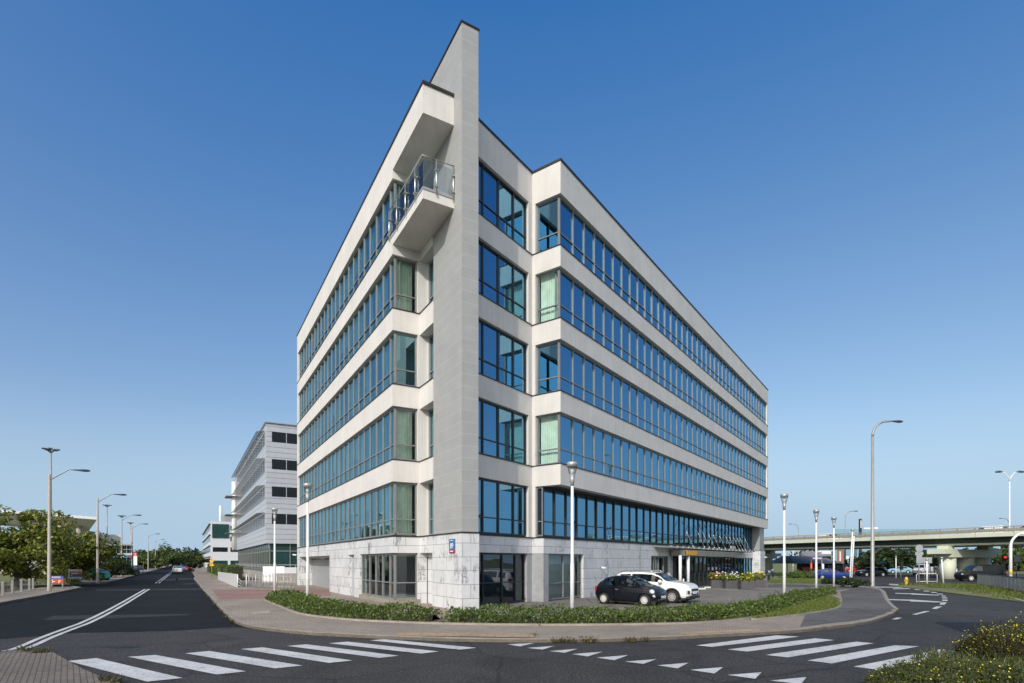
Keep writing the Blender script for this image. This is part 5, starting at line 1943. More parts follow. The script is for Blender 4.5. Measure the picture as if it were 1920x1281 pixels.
def make_car(name, label, cat, paint, sp, group=None):
    """sp: tables along x (rear negative, front positive); local origin on the ground at mid wheelbase"""
    root = empty(name, (0, 0, 0), label, cat, group)
    x0, x1 = sp['x0'], sp['x1']
    n = sp.get('n', 54)
    WB, wr = sp['wb'], sp['wr']
    rows = []
    xs = [x0 + (x1 - x0) * (.5 - .5 * math.cos(math.pi * i / n)) * 1.0 for i in range(n + 1)]
    for x in xs:
        zt, zb_, zl, w, wt = interp(sp['top'], x), interp(sp['bot'], x), interp(sp['belt'], x), interp(sp['w'], x), interp(sp['wt'], x)
        arch = 0
        for wx in (-WB / 2, WB / 2):
            dx = abs(x - wx)
            ra = wr * 1.16
            if dx < ra:
                arch = max(arch, wr + math.sqrt(ra * ra - dx * dx) - .0)
        zt = max(zt, zl + .015)
        gh = zt - zl
        sec = [(0, zb_), (w * .80, zb_), (w * .93, zb_ + .03), (w * .985, zb_ + .12), (w, zb_ * .6 + zl * .4), (w * 1.0, zb_ * .35 + zl * .65), (w * .985, zl - .10), (w * .965, zl - .03), (w * .94, zl)]
        ws = min(w * .94, wt + (w * .94 - wt) * (0 if gh > .3 else (1 - gh / .3)))
        top_in = max(.05, ws - .07)
        for k in (.12, .5, .86):
            sec.append((w * .94 + (ws - w * .94) * k - .0, zl + gh * k * .93))
        sec += [(ws - .03, zl + gh * .955), (top_in - .07, zl + gh * .99), (top_in * .55, zl + gh * 1.0 + .015), (0, zl + gh * 1.0 + .02)]
        out = []
        for i, (y, z) in enumerate(sec):
            if arch and y > w * .7 and z < arch:
                z = min(arch, zl - .12)
            out.append((x, y, z))
        rows.append(out)
    m = len(rows[0])
    body, wind, rearw = MB(), MB(), MB()
    sides = {}
    gx = sp['side']            # list of (xa, xb) side windows
    fw, rw_ = sp['wind'], sp['rear']
    def P(i, j, s):
        x, y, z = rows[i][j]
        return Vector((x, y * s, z))
    def emit(mb, i, j, s, push=0.0):
        q = [P(i, j, s), P(i + 1, j, s), P(i + 1, j + 1, s), P(i, j + 1, s)]
        if s < 0:
            q = q[::-1]
        mb.face(q[::-1], True)
    for i in range(n):
        xm = (xs[i] + xs[i + 1]) / 2
        for j in range(m - 1):
            for s in (1, -1):
                is_side = 9 <= j <= 10 and any(a < xm < b for a, b in gx) and (rows[i][m - 1][2] - rows[i][8][2]) > .22
                lim = rows[i][j][1] > .0
                is_w = (j >= 12) and (fw[0] < xm < fw[1])
                is_r = (j >= 12) and (rw_[0] < xm < rw_[1])
                if is_side:
                    key = (s, [q for q, (a, b) in enumerate(gx) if a < xm < b][0])
                    emit(sides.setdefault(key, MB()), i, j, s)
                elif is_w:
                    emit(wind, i, j, s)
                elif is_r:
                    emit(rearw, i, j, s)
                else:
                    emit(body, i, j, s)
    for i, rev in ((0, False), (n, True)):
        pts = [P(i, j, 1) for j in range(m)] + [P(i, j, -1) for j in range(m - 2, 0, -1)]
        body.face(pts if rev else pts[::-1])
    body.build('body', paint, root)
    for sd in sides.values():
        sd.build('side_window', M['car_glass'], root)
    if rearw.v:
        rearw.build('rear_window', M['car_glass'], root)
    if wind.v:
        wind.build('windscreen', M['car_glass'], root)
    zfl = interp(sp['bot'], 0) + .12
    ins = MB()
    zb2 = interp(sp['belt'], 0) - .06
    ins.box((0, 0, (zfl + zb2) / 2), ((fw[0] - rw_[1]) * .98, interp(sp['w'], 0) * 1.75, zb2 - zfl))
    for sx in (.15, -.75):
        for sy in (-.36, .36):
            ins.box((sx + (fw[0] + rw_[1]) / 2 * .3, sy, zb2 + .18), (.14, .42, .42))
            ins.box((sx + (fw[0] + rw_[1]) / 2 * .3 - .03, sy, zb2 + .44), (.1, .24, .16))
    ins.box((0, 0, wr * .95), ((x1 - x0) * .9, interp(sp['w'], 0) * 1.55, wr * .9))
    ins.build('interior', M['car_dark'], root)
    wy = interp(sp['w'], 0) - .10
    for wx in (-WB / 2, WB / 2):
        for s in (1, -1):
            tw = MB()
            prof = [(wr * .62, -.10), (wr * .93, -.10), (wr, -.06), (wr, .06), (wr * .93, .10), (wr * .62, .10)]
            base = len(tw.v)
            nn = 26
            for r_, yy in prof:
                for k in range(nn):
                    a = 2 * math.pi * k / nn
                    tw.v.append((wx + r_ * math.cos(a), s * (wy + yy), wr + r_ * math.sin(a)))
            for p_ in range(len(prof) - 1):
                for k in range(nn):
                    k2 = (k + 1) % nn
                    tw.f.append((base + p_ * nn + k, base + (p_ + 1) * nn + k, base + (p_ + 1) * nn + k2, base + p_ * nn + k2))
                    tw.sm.append(True)
            w_ = tw.build('wheel', M['tyre'], root)
            rm = MB()
            sp_n = sp.get('spokes', 5)
            for k in range(nn):
                a0, a1 = 2 * math.pi * k / nn, 2 * math.pi * (k + 1) / nn
                for ra, rb in ((wr * .56, wr * .64),):
                    rm.face([(wx + ra * math.cos(a0), s * (wy + .095), wr + ra * math.sin(a0)), (wx + rb * math.cos(a0), s * (wy + .10), wr + rb * math.sin(a0)),
                             (wx + rb * math.cos(a1), s * (wy + .10), wr + rb * math.sin(a1)), (wx + ra * math.cos(a1), s * (wy + .095), wr + ra * math.sin(a1))])
            for k in range(sp_n):
                a = 2 * math.pi * k / sp_n
                u = Vector((math.cos(a), 0, math.sin(a)))
                v = Vector((-math.sin(a), 0, math.cos(a))) * wr * (.55 / sp_n + .02)
                c = Vector((wx, s * (wy + .085), wr))
                rm.obox(c - v + u * wr * .08, u * wr * .52, v * 2, Vector((0, -s * .03, 0)))
            rm.tube([Vector((wx, s * (wy + .05), wr)), Vector((wx, s * (wy + .098), wr))], wr * .15, 12)
            rm.build('rim', sp.get('rim', M['rim']), w_)
            hb = MB()
            hb.tube([Vector((wx, s * (wy - .06), wr)), Vector((wx, s * (wy + .02), wr))], wr * .62, 18)
            hb.build('brake', M['black_trim'], w_)
    return root, rows, xs, P

# small black hatchback
sp = dict(x0=-1.78, x1=1.80, wb=2.30, wr=.30, n=64, spokes=14,
          top=[(-1.78, .80), (-1.70, .97), (-1.50, 1.17), (-1.2, 1.36), (-.85, 1.46), (-.3, 1.495), (.1, 1.46), (.5, 1.28), (.95, 1.03), (1.25, .97), (1.55, .84), (1.74, .68), (1.80, .56)],
          bot=[(-1.78, .40), (-1.6, .26), (-1, .22), (1.2, .20), (1.6, .24), (1.80, .36)],
          belt=[(-1.78, .74), (-1.5, .92), (-.8, .96), (.4, .93), (.9, .90), (1.3, .84), (1.6, .74), (1.80, .50)],
          w=[(-1.78, .58), (-1.6, .74), (-1.2, .81), (0, .815), (1.1, .81), (1.45, .76), (1.68, .64), (1.80, .42)],
          wt=[(-1.78, .45), (-1.3, .52), (-.6, .57), (.1, .56), (.6, .60), (1.1, .66), (1.8, .4)],
          side=[(-1.12, -.52), (-.44, .50)], wind=(.20, .93), rear=(-1.66, -1.22))
mini, rows, xs, PP = make_car('small_hatchback', 'small black rounded hatchback parked behind the hedge', 'car', car_paint('black_car_paint', (.007, .008, .013)), sp)
def place(root, rear, front):
    d = (front - rear).normalized()
    return d
rw0, fw0 = G(1131.6, 1136), G(1209.5, 1140.3)
hd = (fw0 - rw0).normalized()
lt = V(-hd.y, hd.x)
mid = (rw0 + fw0) / 2 + lt * .76
def add(root, name, mat, mbf):
    mb = MB()
    mbf(mb)
    return mb.build(name, mat, root)
def ell(mb, c, ax, u, v, th=.04, n=16):
    """flat lens: centre c, axis ax, half axes u and v"""
    c, ax, u, v = Vector(c), Vector(ax).normalized(), Vector(u), Vector(v)
    ring = [c + u * math.cos(2 * math.pi * k / n) + v * math.sin(2 * math.pi * k / n) for k in range(n)]
    f = [c + ax * th + (p - c) * .8 for p in ring]
    for k in range(n):
        k2 = (k + 1) % n
        mb.face([ring[k], ring[k2], f[k2], f[k]], True)
    mb.face(f)
for s in (1, -1):
    add(mini, 'headlight', M['head_glass'], lambda mb: ell(mb, (1.50, s * .665, .73), (.62, s * .72, .3), (.10, -s * .085, 0), (-.045, -s * .02, .115), .05))
    add(mini, 'fog_light', M['head_glass'], lambda mb: ell(mb, (1.60, s * .63, .51), (.65, s * .72, .05), (.085, -s * .075, 0), (-.01, 0, .075), .05))
    add(mini, 'tail_light', M['tail_red'], lambda mb: mb.box((-1.70, s * .66, .82), (.10, .10, .2), s * -.5))
    add(mini, 'mirror', M['black_trim'], lambda mb: mb.lathe([(0, -.06), (.06, -.04), (.075, .02), (.05, .06), (0, .065)], (.50, s * .88, .98), 10))
    add(mini, 'door_handle', M['steel'], lambda mb: mb.box((-.38, s * .815, .80), (.17, .03, .03)))
    def win_trim(mb):
        for a, b in ((-1.12, -.52), (-.44, .50)):
            pass
add(mini, 'bumper_trim', M['steel'], lambda mb: mb.tube([(1.62, -.62, .36), (1.79, -.3, .35), (1.81, 0, .35), (1.79, .3, .35), (1.62, .62, .36)], .022, 6))
add(mini, 'grille', M['black_trim'], lambda mb: mb.box((1.74, 0, .32), (.12, 1.0, .09)))
add(mini, 'number_plate', M['white_paint'], lambda mb: mb.box((1.82, 0, .46), (.02, .5, .11)))
add(mini, 'emblem', M['steel'], lambda mb: ell(mb, (1.765, 0, .64), (1, 0, .3), (0, .09, 0), (0, 0, .03), .02))
add(mini, 'door_seam', M['coping'], lambda mb: [mb.box((x, s * .822, .60), (.012, .006, .55)) for x in (-.46, .66) for s in (1, -1)])
add(mini, 'aerial', M['black_trim'], lambda mb: mb.tube([(-.9, 0, 1.49), (-1.05, 0, 1.68)], .008, 5))
mini.location = V(mid.x, mid.y, PZ)
mini.rotation_euler = (0, 0, math.atan2(hd.y, hd.x))
# white SUV
sp2 = dict(x0=-2.2, x1=2.25, wb=2.68, wr=.355, n=64, spokes=10,
           top=[(-2.2, 1.0), (-2.15, 1.2), (-2.0, 1.52), (-1.7, 1.63), (-.6, 1.66), (.1, 1.63), (.45, 1.50), (1.0, 1.18), (1.4, 1.12), (1.9, 1.05), (2.12, .95), (2.25, .78)],
           bot=[(-2.2, .45), (-2, .30), (-1, .26), (1.4, .25), (2.0, .28), (2.25, .42)],
           belt=[(-2.2, .9), (-1.9, 1.07), (-.8, 1.08), (.8, 1.06), (1.2, 1.02), (1.8, .96), (2.1, .86), (2.25, .70)],
           w=[(-2.2, .74), (-2.0, .88), (-1.4, .925), (1.4, .925), (1.9, .88), (2.12, .76), (2.25, .60)],
           wt=[(-2.2, .6), (-1.6, .68), (-.5, .70), (.4, .68), (1.0, .78), (2.25, .6)],
           side=[(-1.75, -1.12), (-1.04, -.22), (-.14, .82)], wind=(.22, 1.05), rear=(-2.14, -1.95), rim=plain('two_tone_rim', (.50, .50, .50), .3, .2))
suv, rows, xs, PP = make_car('white_suv', 'white sport utility car parked beyond the black hatchback', 'car', car_paint('white_car_paint', (.78, .78, .77)), sp2)
fwh = G(1260.5, 1134.8)
sh_d = V(.79, -.613)
sl_ = V(-sh_d.y, sh_d.x)
mid = fwh - sh_d * 1.34 + sl_ * .85
for s in (1, -1):
    add(suv, 'headlight', M['head_glass'], lambda mb: mb.obox((1.82, s * .845, .80), (.30, -s * .26, -.01), (.04, s * .03, 0), (-.05, 0, .12)))
    add(suv, 'tail_light', M['tail_red'], lambda mb: mb.box((-2.1, s * .78, 1.0), (.14, .14, .25), s * -.5))
    add(suv, 'mirror', car_paint('white_mirror', (.78, .78, .77)), lambda mb: mb.lathe([(0, -.10), (.10, -.06), (.12, .03), (.07, .10), (0, .11)], (.72, s * 1.03, 1.14), 10))
    add(suv, 'roof_rail', M['steel'], lambda mb: mb.tube([(-1.8, s * .62, 1.64), (-1.6, s * .62, 1.71), (0, s * .62, 1.71), (.2, s * .62, 1.65)], .022, 6))
    add(suv, 'air_intake', M['black_trim'], lambda mb: mb.box((2.10, s * .62, .60), (.18, .26, .18), s * -.5))
    def arch_trim(mb, s=s):
        for wx in (-1.34, 1.34):
            for k in range(14):
                a0, a1 = math.pi * k / 14, math.pi * (k + 1) / 14
                r0, r1 = .41, .475
                mb.obox((wx + r0 * math.cos(a0), s * .915, .355 + r0 * math.sin(a0)), (r1 * math.cos(a0) - r0 * math.cos(a0), 0, (r1 - r0) * math.sin(a0)),
                        (r0 * (math.cos(a1) - math.cos(a0)), 0, r0 * (math.sin(a1) - math.sin(a0))), (0, s * .025, 0))
        mb.box((0, s * .915, .34), (1.8, .04, .14))
    add(suv, 'wheel_arch_trim', M['black_trim'], arch_trim)
add(suv, 'grille', M['black_trim'], lambda mb: mb.box((2.235, 0, .72), (.05, .95, .11)))
add(suv, 'lower_grille', M['black_trim'], lambda mb: mb.box((2.20, 0, .50), (.12, 1.0, .12)))
add(suv, 'skid_plate', M['black_trim'], lambda mb: mb.box((2.12, 0, .33), (.25, 1.5, .12)))
add(suv, 'number_plate', M['white_paint'], lambda mb: mb.box((2.275, 0, .56), (.02, .5, .11)))
suv.location = V(mid.x, mid.y, PZ)
suv.rotation_euler = (0, 0, math.atan2(sh_d.y, sh_d.x))

# other traffic: one saloon shape and one van shape, repainted copies
sp3 = dict(sp2)
sp3.update(top=[(-2.2, .85), (-2.1, 1.0), (-1.8, 1.12), (-1.1, 1.40), (-.6, 1.47), (.1, 1.44), (.4, 1.34), (1.0, 1.02), (1.5, .95), (2.0, .84), (2.2, .70), (2.25, .62)],
           belt=[(-2.2, .80), (-1.9, .95), (-.8, .94), (.8, .92), (1.3, .88), (1.8, .82), (2.1, .70), (2.25, .56)], wr=.32, n=36, spokes=8,
           bot=[(-2.2, .40), (-2, .25), (-1, .20), (1.4, .20), (2.0, .24), (2.25, .36)], wind=(.24, 1.02), rear=(-1.75, -1.1), side=[(-1.3, -.5), (-.42, .75)], rim=M['rim'])
def traffic(name, pt, head, paint, label, spec, scale=1.0):
    r, *_ = make_car(name, label, 'car' if 'van' not in name else 'van', paint, spec, 'traffic on the roads')
    for s in (1, -1):
        add(r, 'headlight', M['head_glass'], lambda mb: mb.box((spec['x1'] - .14, s * .62, interp(spec['belt'], spec['x1'] - .2) - .06), (.16, .24, .12), s * -.4))
        add(r, 'tail_light', M['tail_red'], lambda mb: mb.box((spec['x0'] + .09, s * .66, interp(spec['belt'], spec['x0'] + .2) - .04), (.12, .18, .16), s * .3))
    r.location = pt
    r.rotation_euler = (0, 0, head)
    r.scale = (scale,) * 3
    return r
sp4 = dict(sp2)
sp4.update(x0=-2.3, x1=2.25, top=[(-2.3, 1.3), (-2.27, 1.75), (-2.1, 1.86), (.5, 1.86), (.8, 1.75), (1.3, 1.25), (1.6, 1.15), (2.05, 1.0), (2.2, .85), (2.25, .75)],
           belt=[(-2.3, 1.1), (-1, 1.12), (1, 1.1), (1.5, 1.05), (2.0, .92), (2.25, .68)], wt=[(-2.3, .8), (.5, .78), (1.1, .8), (2.25, .6)], side=[(.1, 1.05)], wind=(.78, 1.35), rear=(-2.29, -2.2), n=36, spokes=6, rim=M['rim'])
whitep, bluep, darkp, redp = car_paint('white_traffic_paint', (.75, .75, .75)), car_paint('blue_car_paint', (.006, .035, .22)), car_paint('dark_teal_paint', (.010, .018, .024)), car_paint('red_car_paint', (.4, .02, .02))
traffic('hatchback', G(1558, 1086.5), R(-12), bluep, 'bright blue hatchback waiting behind the grass strip', sp3, .95)
traffic('parked_car', G(1633, 1081), R(184), darkp, 'dark car standing under the overpass behind the tall lamp', sp3)
traffic('dark_van', G(1836, 1090), R(172), car_paint('black_van_paint', (.004, .005, .006)), 'black van passing behind the right fence', sp4, 1.05)
traffic('white_van', V((1730 - 960) / FPX * 98, 98, 0), R(215), whitep, 'white delivery van facing the camera under the overpass', sp4)
traffic('parked_car', V((1794 - 960) / FPX * 100, 100, 0), R(240), whitep, 'white car parked right of the round pier', sp3, 1.1)
traffic('parked_car', V((1806 - 960) / FPX * 108, 108, 0), R(235), whitep, 'second white car half hidden behind the pier', sp3, 1.1)
traffic('parked_car', V((1684 - 960) / FPX * 112, 112, 0), R(170), car_paint('pale_blue_paint', (.22, .38, .5)), 'pale blue car far off beyond the crossing', sp3)
traffic('parked_car', V((1601 - 960) / FPX * 122, 122, 0), R(175), redp, 'red car parked beyond the leaning posts', sp3)
traffic('driving_car', G(333, 1075.5), math.atan2(dL.y, dL.x), whitep, 'white hatchback driving away up the left street', sp3)
traffic('driving_car', V((344 - 960) / FPX * 142, 142, 0), math.atan2(dL.y, dL.x), car_paint('grey_blue_paint', (.15, .18, .28)), 'grey car ahead of the white one up the street', sp3)
traffic('parked_car', V((356 - 960) / FPX * 135, 135, 0), math.atan2(dL.y, dL.x) + R(180), redp, 'red car at the kerb in front of the far hedge', sp3)
traffic('parked_car', V((172 - 960) / FPX * 68, 68, .0), R(160), car_paint('turquoise_paint', (.05, .45, .40)), 'turquoise car among the shrubs behind the second lamp', sp3)
p = OV(62, 4, 5.62)
traffic('white_van', OV(30.5, 9, 5.62), math.atan2(OD.y, OD.x) + R(180), whitep, 'white van crossing the overpass above the restaurant', sp4, .85)
traffic('driving_car', OV(7.5, 9, 5.62), math.atan2(OD.y, OD.x) , whitep, 'white car at the right end of the overpass', sp4, .85)
traffic('driving_car', OV(2.8, 9, 5.62), math.atan2(OD.y, OD.x) , whitep, 'white van cut by the picture edge on the overpass', sp4, .85)

# ------------------------------------------------------------------ right side street furniture
hyd = empty('hydrant', G(1699.5, 1098), 'yellow hydrant on the far kerb', 'hydrant')
p = G(1699.5, 1098)
add(hyd, 'barrel', plain('hydrant_yellow', (.75, .50, .02), .5), lambda mb: mb.lathe([(.16, 0), (.16, .06), (.12, .08), (.12, .55), (.15, .56), (.15, .62), (.13, .64), (.12, .74), (.05, .82), (0, .83)], p, 12))
add(hyd, 'outlet', plain('hydrant_yellow_b', (.70, .46, .02), .5), lambda mb: mb.tube([p + V(-.2, 0, .45), p + V(.2, 0, .45)], .05, 8))

def traffic_light(x, y0, yb, label, lit=None, pole=True):
    g = G(x, yb)
    r = empty('traffic_light', g, label, 'traffic light', 'traffic lights at the crossing')
    t = at(x, y0, g.y)
    if pole:
        add(r, 'pole', M['galv'], lambda mb: mb.tube([g, V(g.x, g.y, t.z)], .07, 8))
    add(r, 'housing', M['black_trim'], lambda mb: mb.box(V(g.x, g.y - .15, t.z - .55), (.36, .25, 1.1)))
    for k in range(3):
        c = V(g.x, g.y - .28, t.z - .2 - k * .34)
        mat = emis('red_signal', (1, .02, .03), 3.0) if (lit == k) else M['car_dark']
        add(r, 'lens', mat, lambda mb: mb.tube([c, c + V(0, -.03, 0)], .12, 12))
        add(r, 'hood', M['black_trim'], lambda mb: mb.tube([c + V(0, .0, .10), c + V(0, -.16, .12)], .03, 6))
traffic_light(1881, 1042, 1087, 'traffic light showing red near the right fence', 0)
traffic_light(1893, 1044, 1087, 'dark traffic light right of the red one')
traffic_light(1744, 1048, 1084, 'unlit traffic light left of the pier')
traffic_light(1752, 1047, 1084, 'unlit traffic light against the round pier')
traffic_light(1689, 1054, 1084, 'small traffic light by the slim white post')
traffic_light(1664, 1055, 1080, 'small traffic light right of the blue round sign')
traffic_light(1585, 1050, 1080, 'traffic light in front of the restaurant')

M['sign_back'] = plain('sign_back_grey', (.42, .44, .47), .5, .4, .05)
sc = empty('sign_cluster', G(1723, 1097), 'grey backs of a round sign and boards on one post', 'road sign')
g = G(1723, 1097)
add(sc, 'pole', M['galv'], lambda mb: mb.tube([g, at(1723, 1022, g.y)], .06, 8))
def disc(r_, x, y, rad, d, mat, name='disc'):
    c = at(x, y, d)
    add(r_, name, mat, lambda mb: mb.tube([c, c + V(0, -.03, 0)], rad, 20))
disc(sc, 1723.5, 1028.5, 7.2 / FPX * g.y, g.y - .08, M['sign_back'])
for (xa, ya, xb, yb_) in ((1716, 1035, 1731, 1041), (1718, 1041, 1728.5, 1048), (1718, 1048, 1732, 1056.5)):
    a, b = at(xa, yb_, g.y - .08), at(xb, ya, g.y - .08)
    add(sc, 'board', M['sign_back'], lambda mb: mb.obox(a, V(b.x - a.x, 0, 0), V(0, -.03, 0), V(0, 0, b.z - a.z)))
db = empty('direction_board', G(1740, 1090), 'grey back of a wide direction board before the pier', 'road sign')
g2_ = G(1740, 1090)
a, b = at(1729, 1056, g2_.y), at(1747, 1045, g2_.y)
add(db, 'board', M['sign_back'], lambda mb: mb.obox(a, V(b.x - a.x, 0, 0), V(0, -.04, 0), V(0, 0, b.z - a.z)))
add(db, 'leg', M['galv'], lambda mb: mb.tube([V(a.x + .3, a.y + .05, 0), V(a.x + .3, a.y + .05, b.z)], .05, 6))
add(db, 'leg', M['galv'], lambda mb: mb.tube([V(b.x - .3, a.y + .05, 0), V(b.x - .3, a.y + .05, b.z)], .05, 6))
rs = empty('round_sign', G(1906, 1085), 'grey back of a round sign at the right edge', 'road sign')
g3 = G(1906, 1085)
add(rs, 'pole', M['galv'], lambda mb: mb.tube([g3, at(1906, 1044, g3.y)], .05, 6))
disc(rs, 1907, 1048, .47, g3.y - .06, M['sign_back'])
bs = empty('round_sign', G(1655.5, 1080), 'small blue round sign before the green tree', 'road sign')
g4 = G(1655.5, 1080)
add(bs, 'pole', M['galv'], lambda mb: mb.tube([g4, at(1655.5, 1054, g4.y)], .04, 6))
disc(bs, 1655.5, 1055, .27, g4.y - .06, plain('sign_sky_blue', (.05, .30, .62), .4))
# barrier hoop
bh = empty('barrier_hoop', G(1735, 1093), 'low white pipe barrier behind the hydrant', 'barrier')
a, b = G(1718.5, 1093), G(1757, 1093)
add(bh, 'pipe', M['white_paint'], lambda mb: mb.tube([a, a + V(0, 0, .9), a + V(.15, 0, 1.0), b + V(-.15, 0, 1.0), b + V(0, 0, .9), b], .035, 8))
add(bh, 'lower_pipe', M['white_paint'], lambda mb: mb.tube([a + V(0, 0, .15), b + V(0, 0, .15)], .03, 8))
# arched signal gantry poles
def arch_pole(x, yb, ytop, xt, label):
    g = G(x, yb)
    r = empty('signal_mast', g, label, 'mast', 'curved signal masts')
    h = at(x, ytop, g.y).z
    dx = (xt - x) / FPX * g.y
    sg = 1 if dx > 0 else -1
    pts = [g, V(g.x, g.y, h - 1.3)]
    for k in range(1, 7):
        a_ = k / 6 * math.pi / 2 * .88
        pts.append(V(g.x + sg * 1.5 * (1 - math.cos(a_)), g.y, h - 1.3 + 1.3 * math.sin(a_)))
    pts.append(V(g.x + dx, g.y, h + .35))
    add(r, 'pole', M['white_paint'], lambda mb: mb.tube(pts, [.13] * 2 + [.11] * 6 + [.05], 8))
    add(r, 'band', plain('yellow_band', (.75, .5, .05), .5), lambda mb: mb.tube([V(g.x, g.y, 1.15), V(g.x, g.y, 1.5)], .137, 8))
arch_pole(1895, 1098, 999, 1945, 'white curved signal mast with a yellow band at the right edge')
arch_pole(1487, 1073, 1019, 1547, 'white curved signal mast before the overpass by the motorcycles')
# street sign (blue white red) and orange post
ssn = empty('street_name_sign', G(1541, 1088), 'blue white and red street sign on a thin post', 'road sign')
g = G(1541, 1088)
for (y0, y1, col) in ((1044.5, 1046.2, (.03, .18, .5)), (1046.2, 1047.6, (.7, .7, .72)), (1047.6, 1049.6, (.45, .03, .06))):
    a, b = at(1524, y1, g.y), at(1540, y0, g.y)
    add(ssn, 'panel', plain('street_sign_paint', col, .4), lambda mb: mb.obox(a, V(b.x - a.x, 0, 0), V(0, .04, 0), V(0, 0, b.z - a.z)))
add(ssn, 'pole', M['galv'], lambda mb: mb.tube([g, at(1541, 1043, g.y)], .03, 6))
orr = empty('banner', G(1521, 1084), 'orange and black beach flag in front of the restaurant', 'flag')
g = G(1521, 1084)
add(orr, 'flag', plain('flag_orange', (.75, .08, .02), .6), lambda mb: mb.obox(at(1519.5, 1066, g.y), V(.26, 0, 0), V(0, .03, 0), V(0, 0, .95)))
add(orr, 'top', M['coping'], lambda mb: mb.obox(at(1519, 1056, g.y), V(.28, 0, 0), V(0, .03, 0), V(0, 0, .5)))
add(orr, 'pole', M['galv'], lambda mb: mb.tube([g, at(1521, 1049, g.y)], .025, 6))
wb_ = empty('white_banner', G(1544, 1086), 'white banner behind the blue hatchback', 'banner')
g = G(1544, 1086)
add(wb_, 'cloth', M['white_paint'], lambda mb: mb.obox(at(1540.5, 1070, g.y), V(.33, 0, 0), V(0, .03, 0), V(0, 0, .9)))
add(wb_, 'pole', M['galv'], lambda mb: mb.tube([g, at(1540.3, 1056, g.y)], .025, 6))

# fence at the right
ff = empty('panel_fence', G(1860, 1103), 'grey panel fence with leaning steel posts at the right edge', 'fence')
a, b, c_ = G(1832, 1100), G(1876, 1106.5), G(1930, 1118)
M['fence_grey'] = plain('fence_panel_grey', (.52, .51, .47), .7, 0, .15)
mb = MB()
def fpan(p, q, h0, h1, n):
    for i in range(n):
        u, v = p.lerp(q, i / n), p.lerp(q, (i + .94) / n)
        d = (v - u)
        nn = V(-d.y, d.x).normalized() * .04
        mb.obox(u + V(0, 0, .25), d, nn, V(0, 0, h0 - .25))
fpan(a, b, 1.12, 1.1, 7)
fpan(b, c_, 1.15, 1.1, 7)
mb.build('panels', M['fence_grey'], ff)
mb = MB()
mb.tube([a + V(0, 0, 1.16), b + V(0, 0, 1.16), c_ + V(0, 0, 1.16)], .035, 6)
mb.build('top_rail', M['frame_dark'], ff)
for i in range(15):
    p = a.lerp(b, i / 7) if i < 7 else b.lerp(c_, (i - 7) / 7)
    mb = MB()
    ln = V(.25, 0, 0) if i == 8 else V(0, 0, 0)
    mb.tube([p + V(0, -.05, 0) + ln, p + V(0, -.05, 1.18)], .03, 6)
    mb.build('post', M['frame_dark'], ff)

# restaurant, blue hall and brick block beyond the overpass
M['roof_grey'] = plain('dark_grey_roof', (.17, .175, .19), .7)
M['brick_red'] = panel_mat('red_brick', (.26, .10, .065), .25, .075, (.3, .25, .2), .008, .8)
D = 108.0
rest = empty('restaurant', V((1540 - 960) / FPX * D, D, 0), 'dark roofed restaurant with a white sign under the overpass', 'restaurant')
def rbox(x0, y0, x1, y1, dd, depth, name, mat, parent):
    a, b = at(x0, y1, dd), at(x1, y0, dd)
    mb = MB()
    mb.obox(V(a.x, a.y, max(0, a.z)), V(b.x - a.x, 0, 0), V(.62, 1, 0) * depth, V(0, 0, b.z - max(0, a.z)))
    return mb.build(name, mat, parent)
rbox(1494, 1056, 1580, 1085, D, 10, 'wall', plain('dark_brick', (.06, .03, .028), .8), rest)
mb = MB()
r0, r1 = at(1490, 1057, D - 1), at(1586, 1057, D - 1)
zt = at(1500, 1042, D).z
rp = [V(r0.x, r0.y, r0.z), V(r1.x, r1.y, r1.z), V(r1.x - 2.4, r1.y + 5, zt), V(r0.x + 1.4, r0.y + 5, zt)]
mb.face(rp)
mb.face([rp[0], rp[3], V(rp[3].x, rp[3].y + 3, zt), V(r0.x, r0.y + 12, r0.z)])
mb.face([rp[1], V(r1.x, r1.y + 12, r1.z), V(rp[2].x, rp[2].y + 3, zt), rp[2]])
mb.face([rp[3], rp[2], V(rp[2].x, rp[2].y + 3, zt), V(rp[3].x, rp[3].y + 3, zt)])
mb.face([rp[1], rp[0], V(r0.x, r0.y + 12, r0.z), V(r1.x, r1.y + 12, r1.z)])
mb.build('roof', M['roof_grey'], rest)
rbox(1503, 1034, 1560, 1043, D + 4.5, 4, 'upper_storey', plain('pale_grey_cladding', (.22, .22, .26), .6), rest)
sgn = rbox(1533, 1033, 1558, 1039, D + 1.2, .3, 'sign_board', M['white_paint'], rest)
text_mesh('KFE', .42, 'sign_letters', M['coping'], sgn, at(1537.5, 1038, D + 1.15), V(1, 0, 0), V(0, 0, 1), .05)
rbox(1504, 1064, 1545, 1072, D - 2.5, 1.2, 'terrace_wall', plain('terracotta', (.38, .14, .08), .7), rest)
for x in (1520, 1536, 1552, 1568):
    rbox(x, 1060, x + 8, 1070, D - .1, .1, 'window', M['dk_glass'], rest)
bh_ = empty('blue_hall', V((1640 - 960) / FPX * 210, 210, 0), 'pale blue retail hall seen above and below the overpass deck', 'building')
rbox(1565, 992, 1758, 1075, 210, 40, 'wall', plain('pale_blue_cladding', (.20, .36, .46), .6), bh_)
rbox(1620, 989.5, 1632, 992.5, 212, 6, 'rooftop_unit', M['white_paint'], bh_)
rbox(1637, 989, 1646, 992.5, 212, 6, 'rooftop_unit', M['white_paint'], bh_)
rbox(1586, 1043, 1597, 1048, 209.8, .3, 'sign_panel', M['white_paint'], bh_)
to = empty('pylon_sign', V((1612 - 960) / FPX * 200, 200, 0), 'dark pylon sign rising behind the overpass', 'sign')
rbox(1610, 973, 1616, 1075, 200, 1, 'pylon', plain('pylon_navy', (.03, .03, .055), .5), to)
rbox(1613.6, 976, 1615.2, 990, 199.9, .1, 'stripe', M['white_paint'], to)
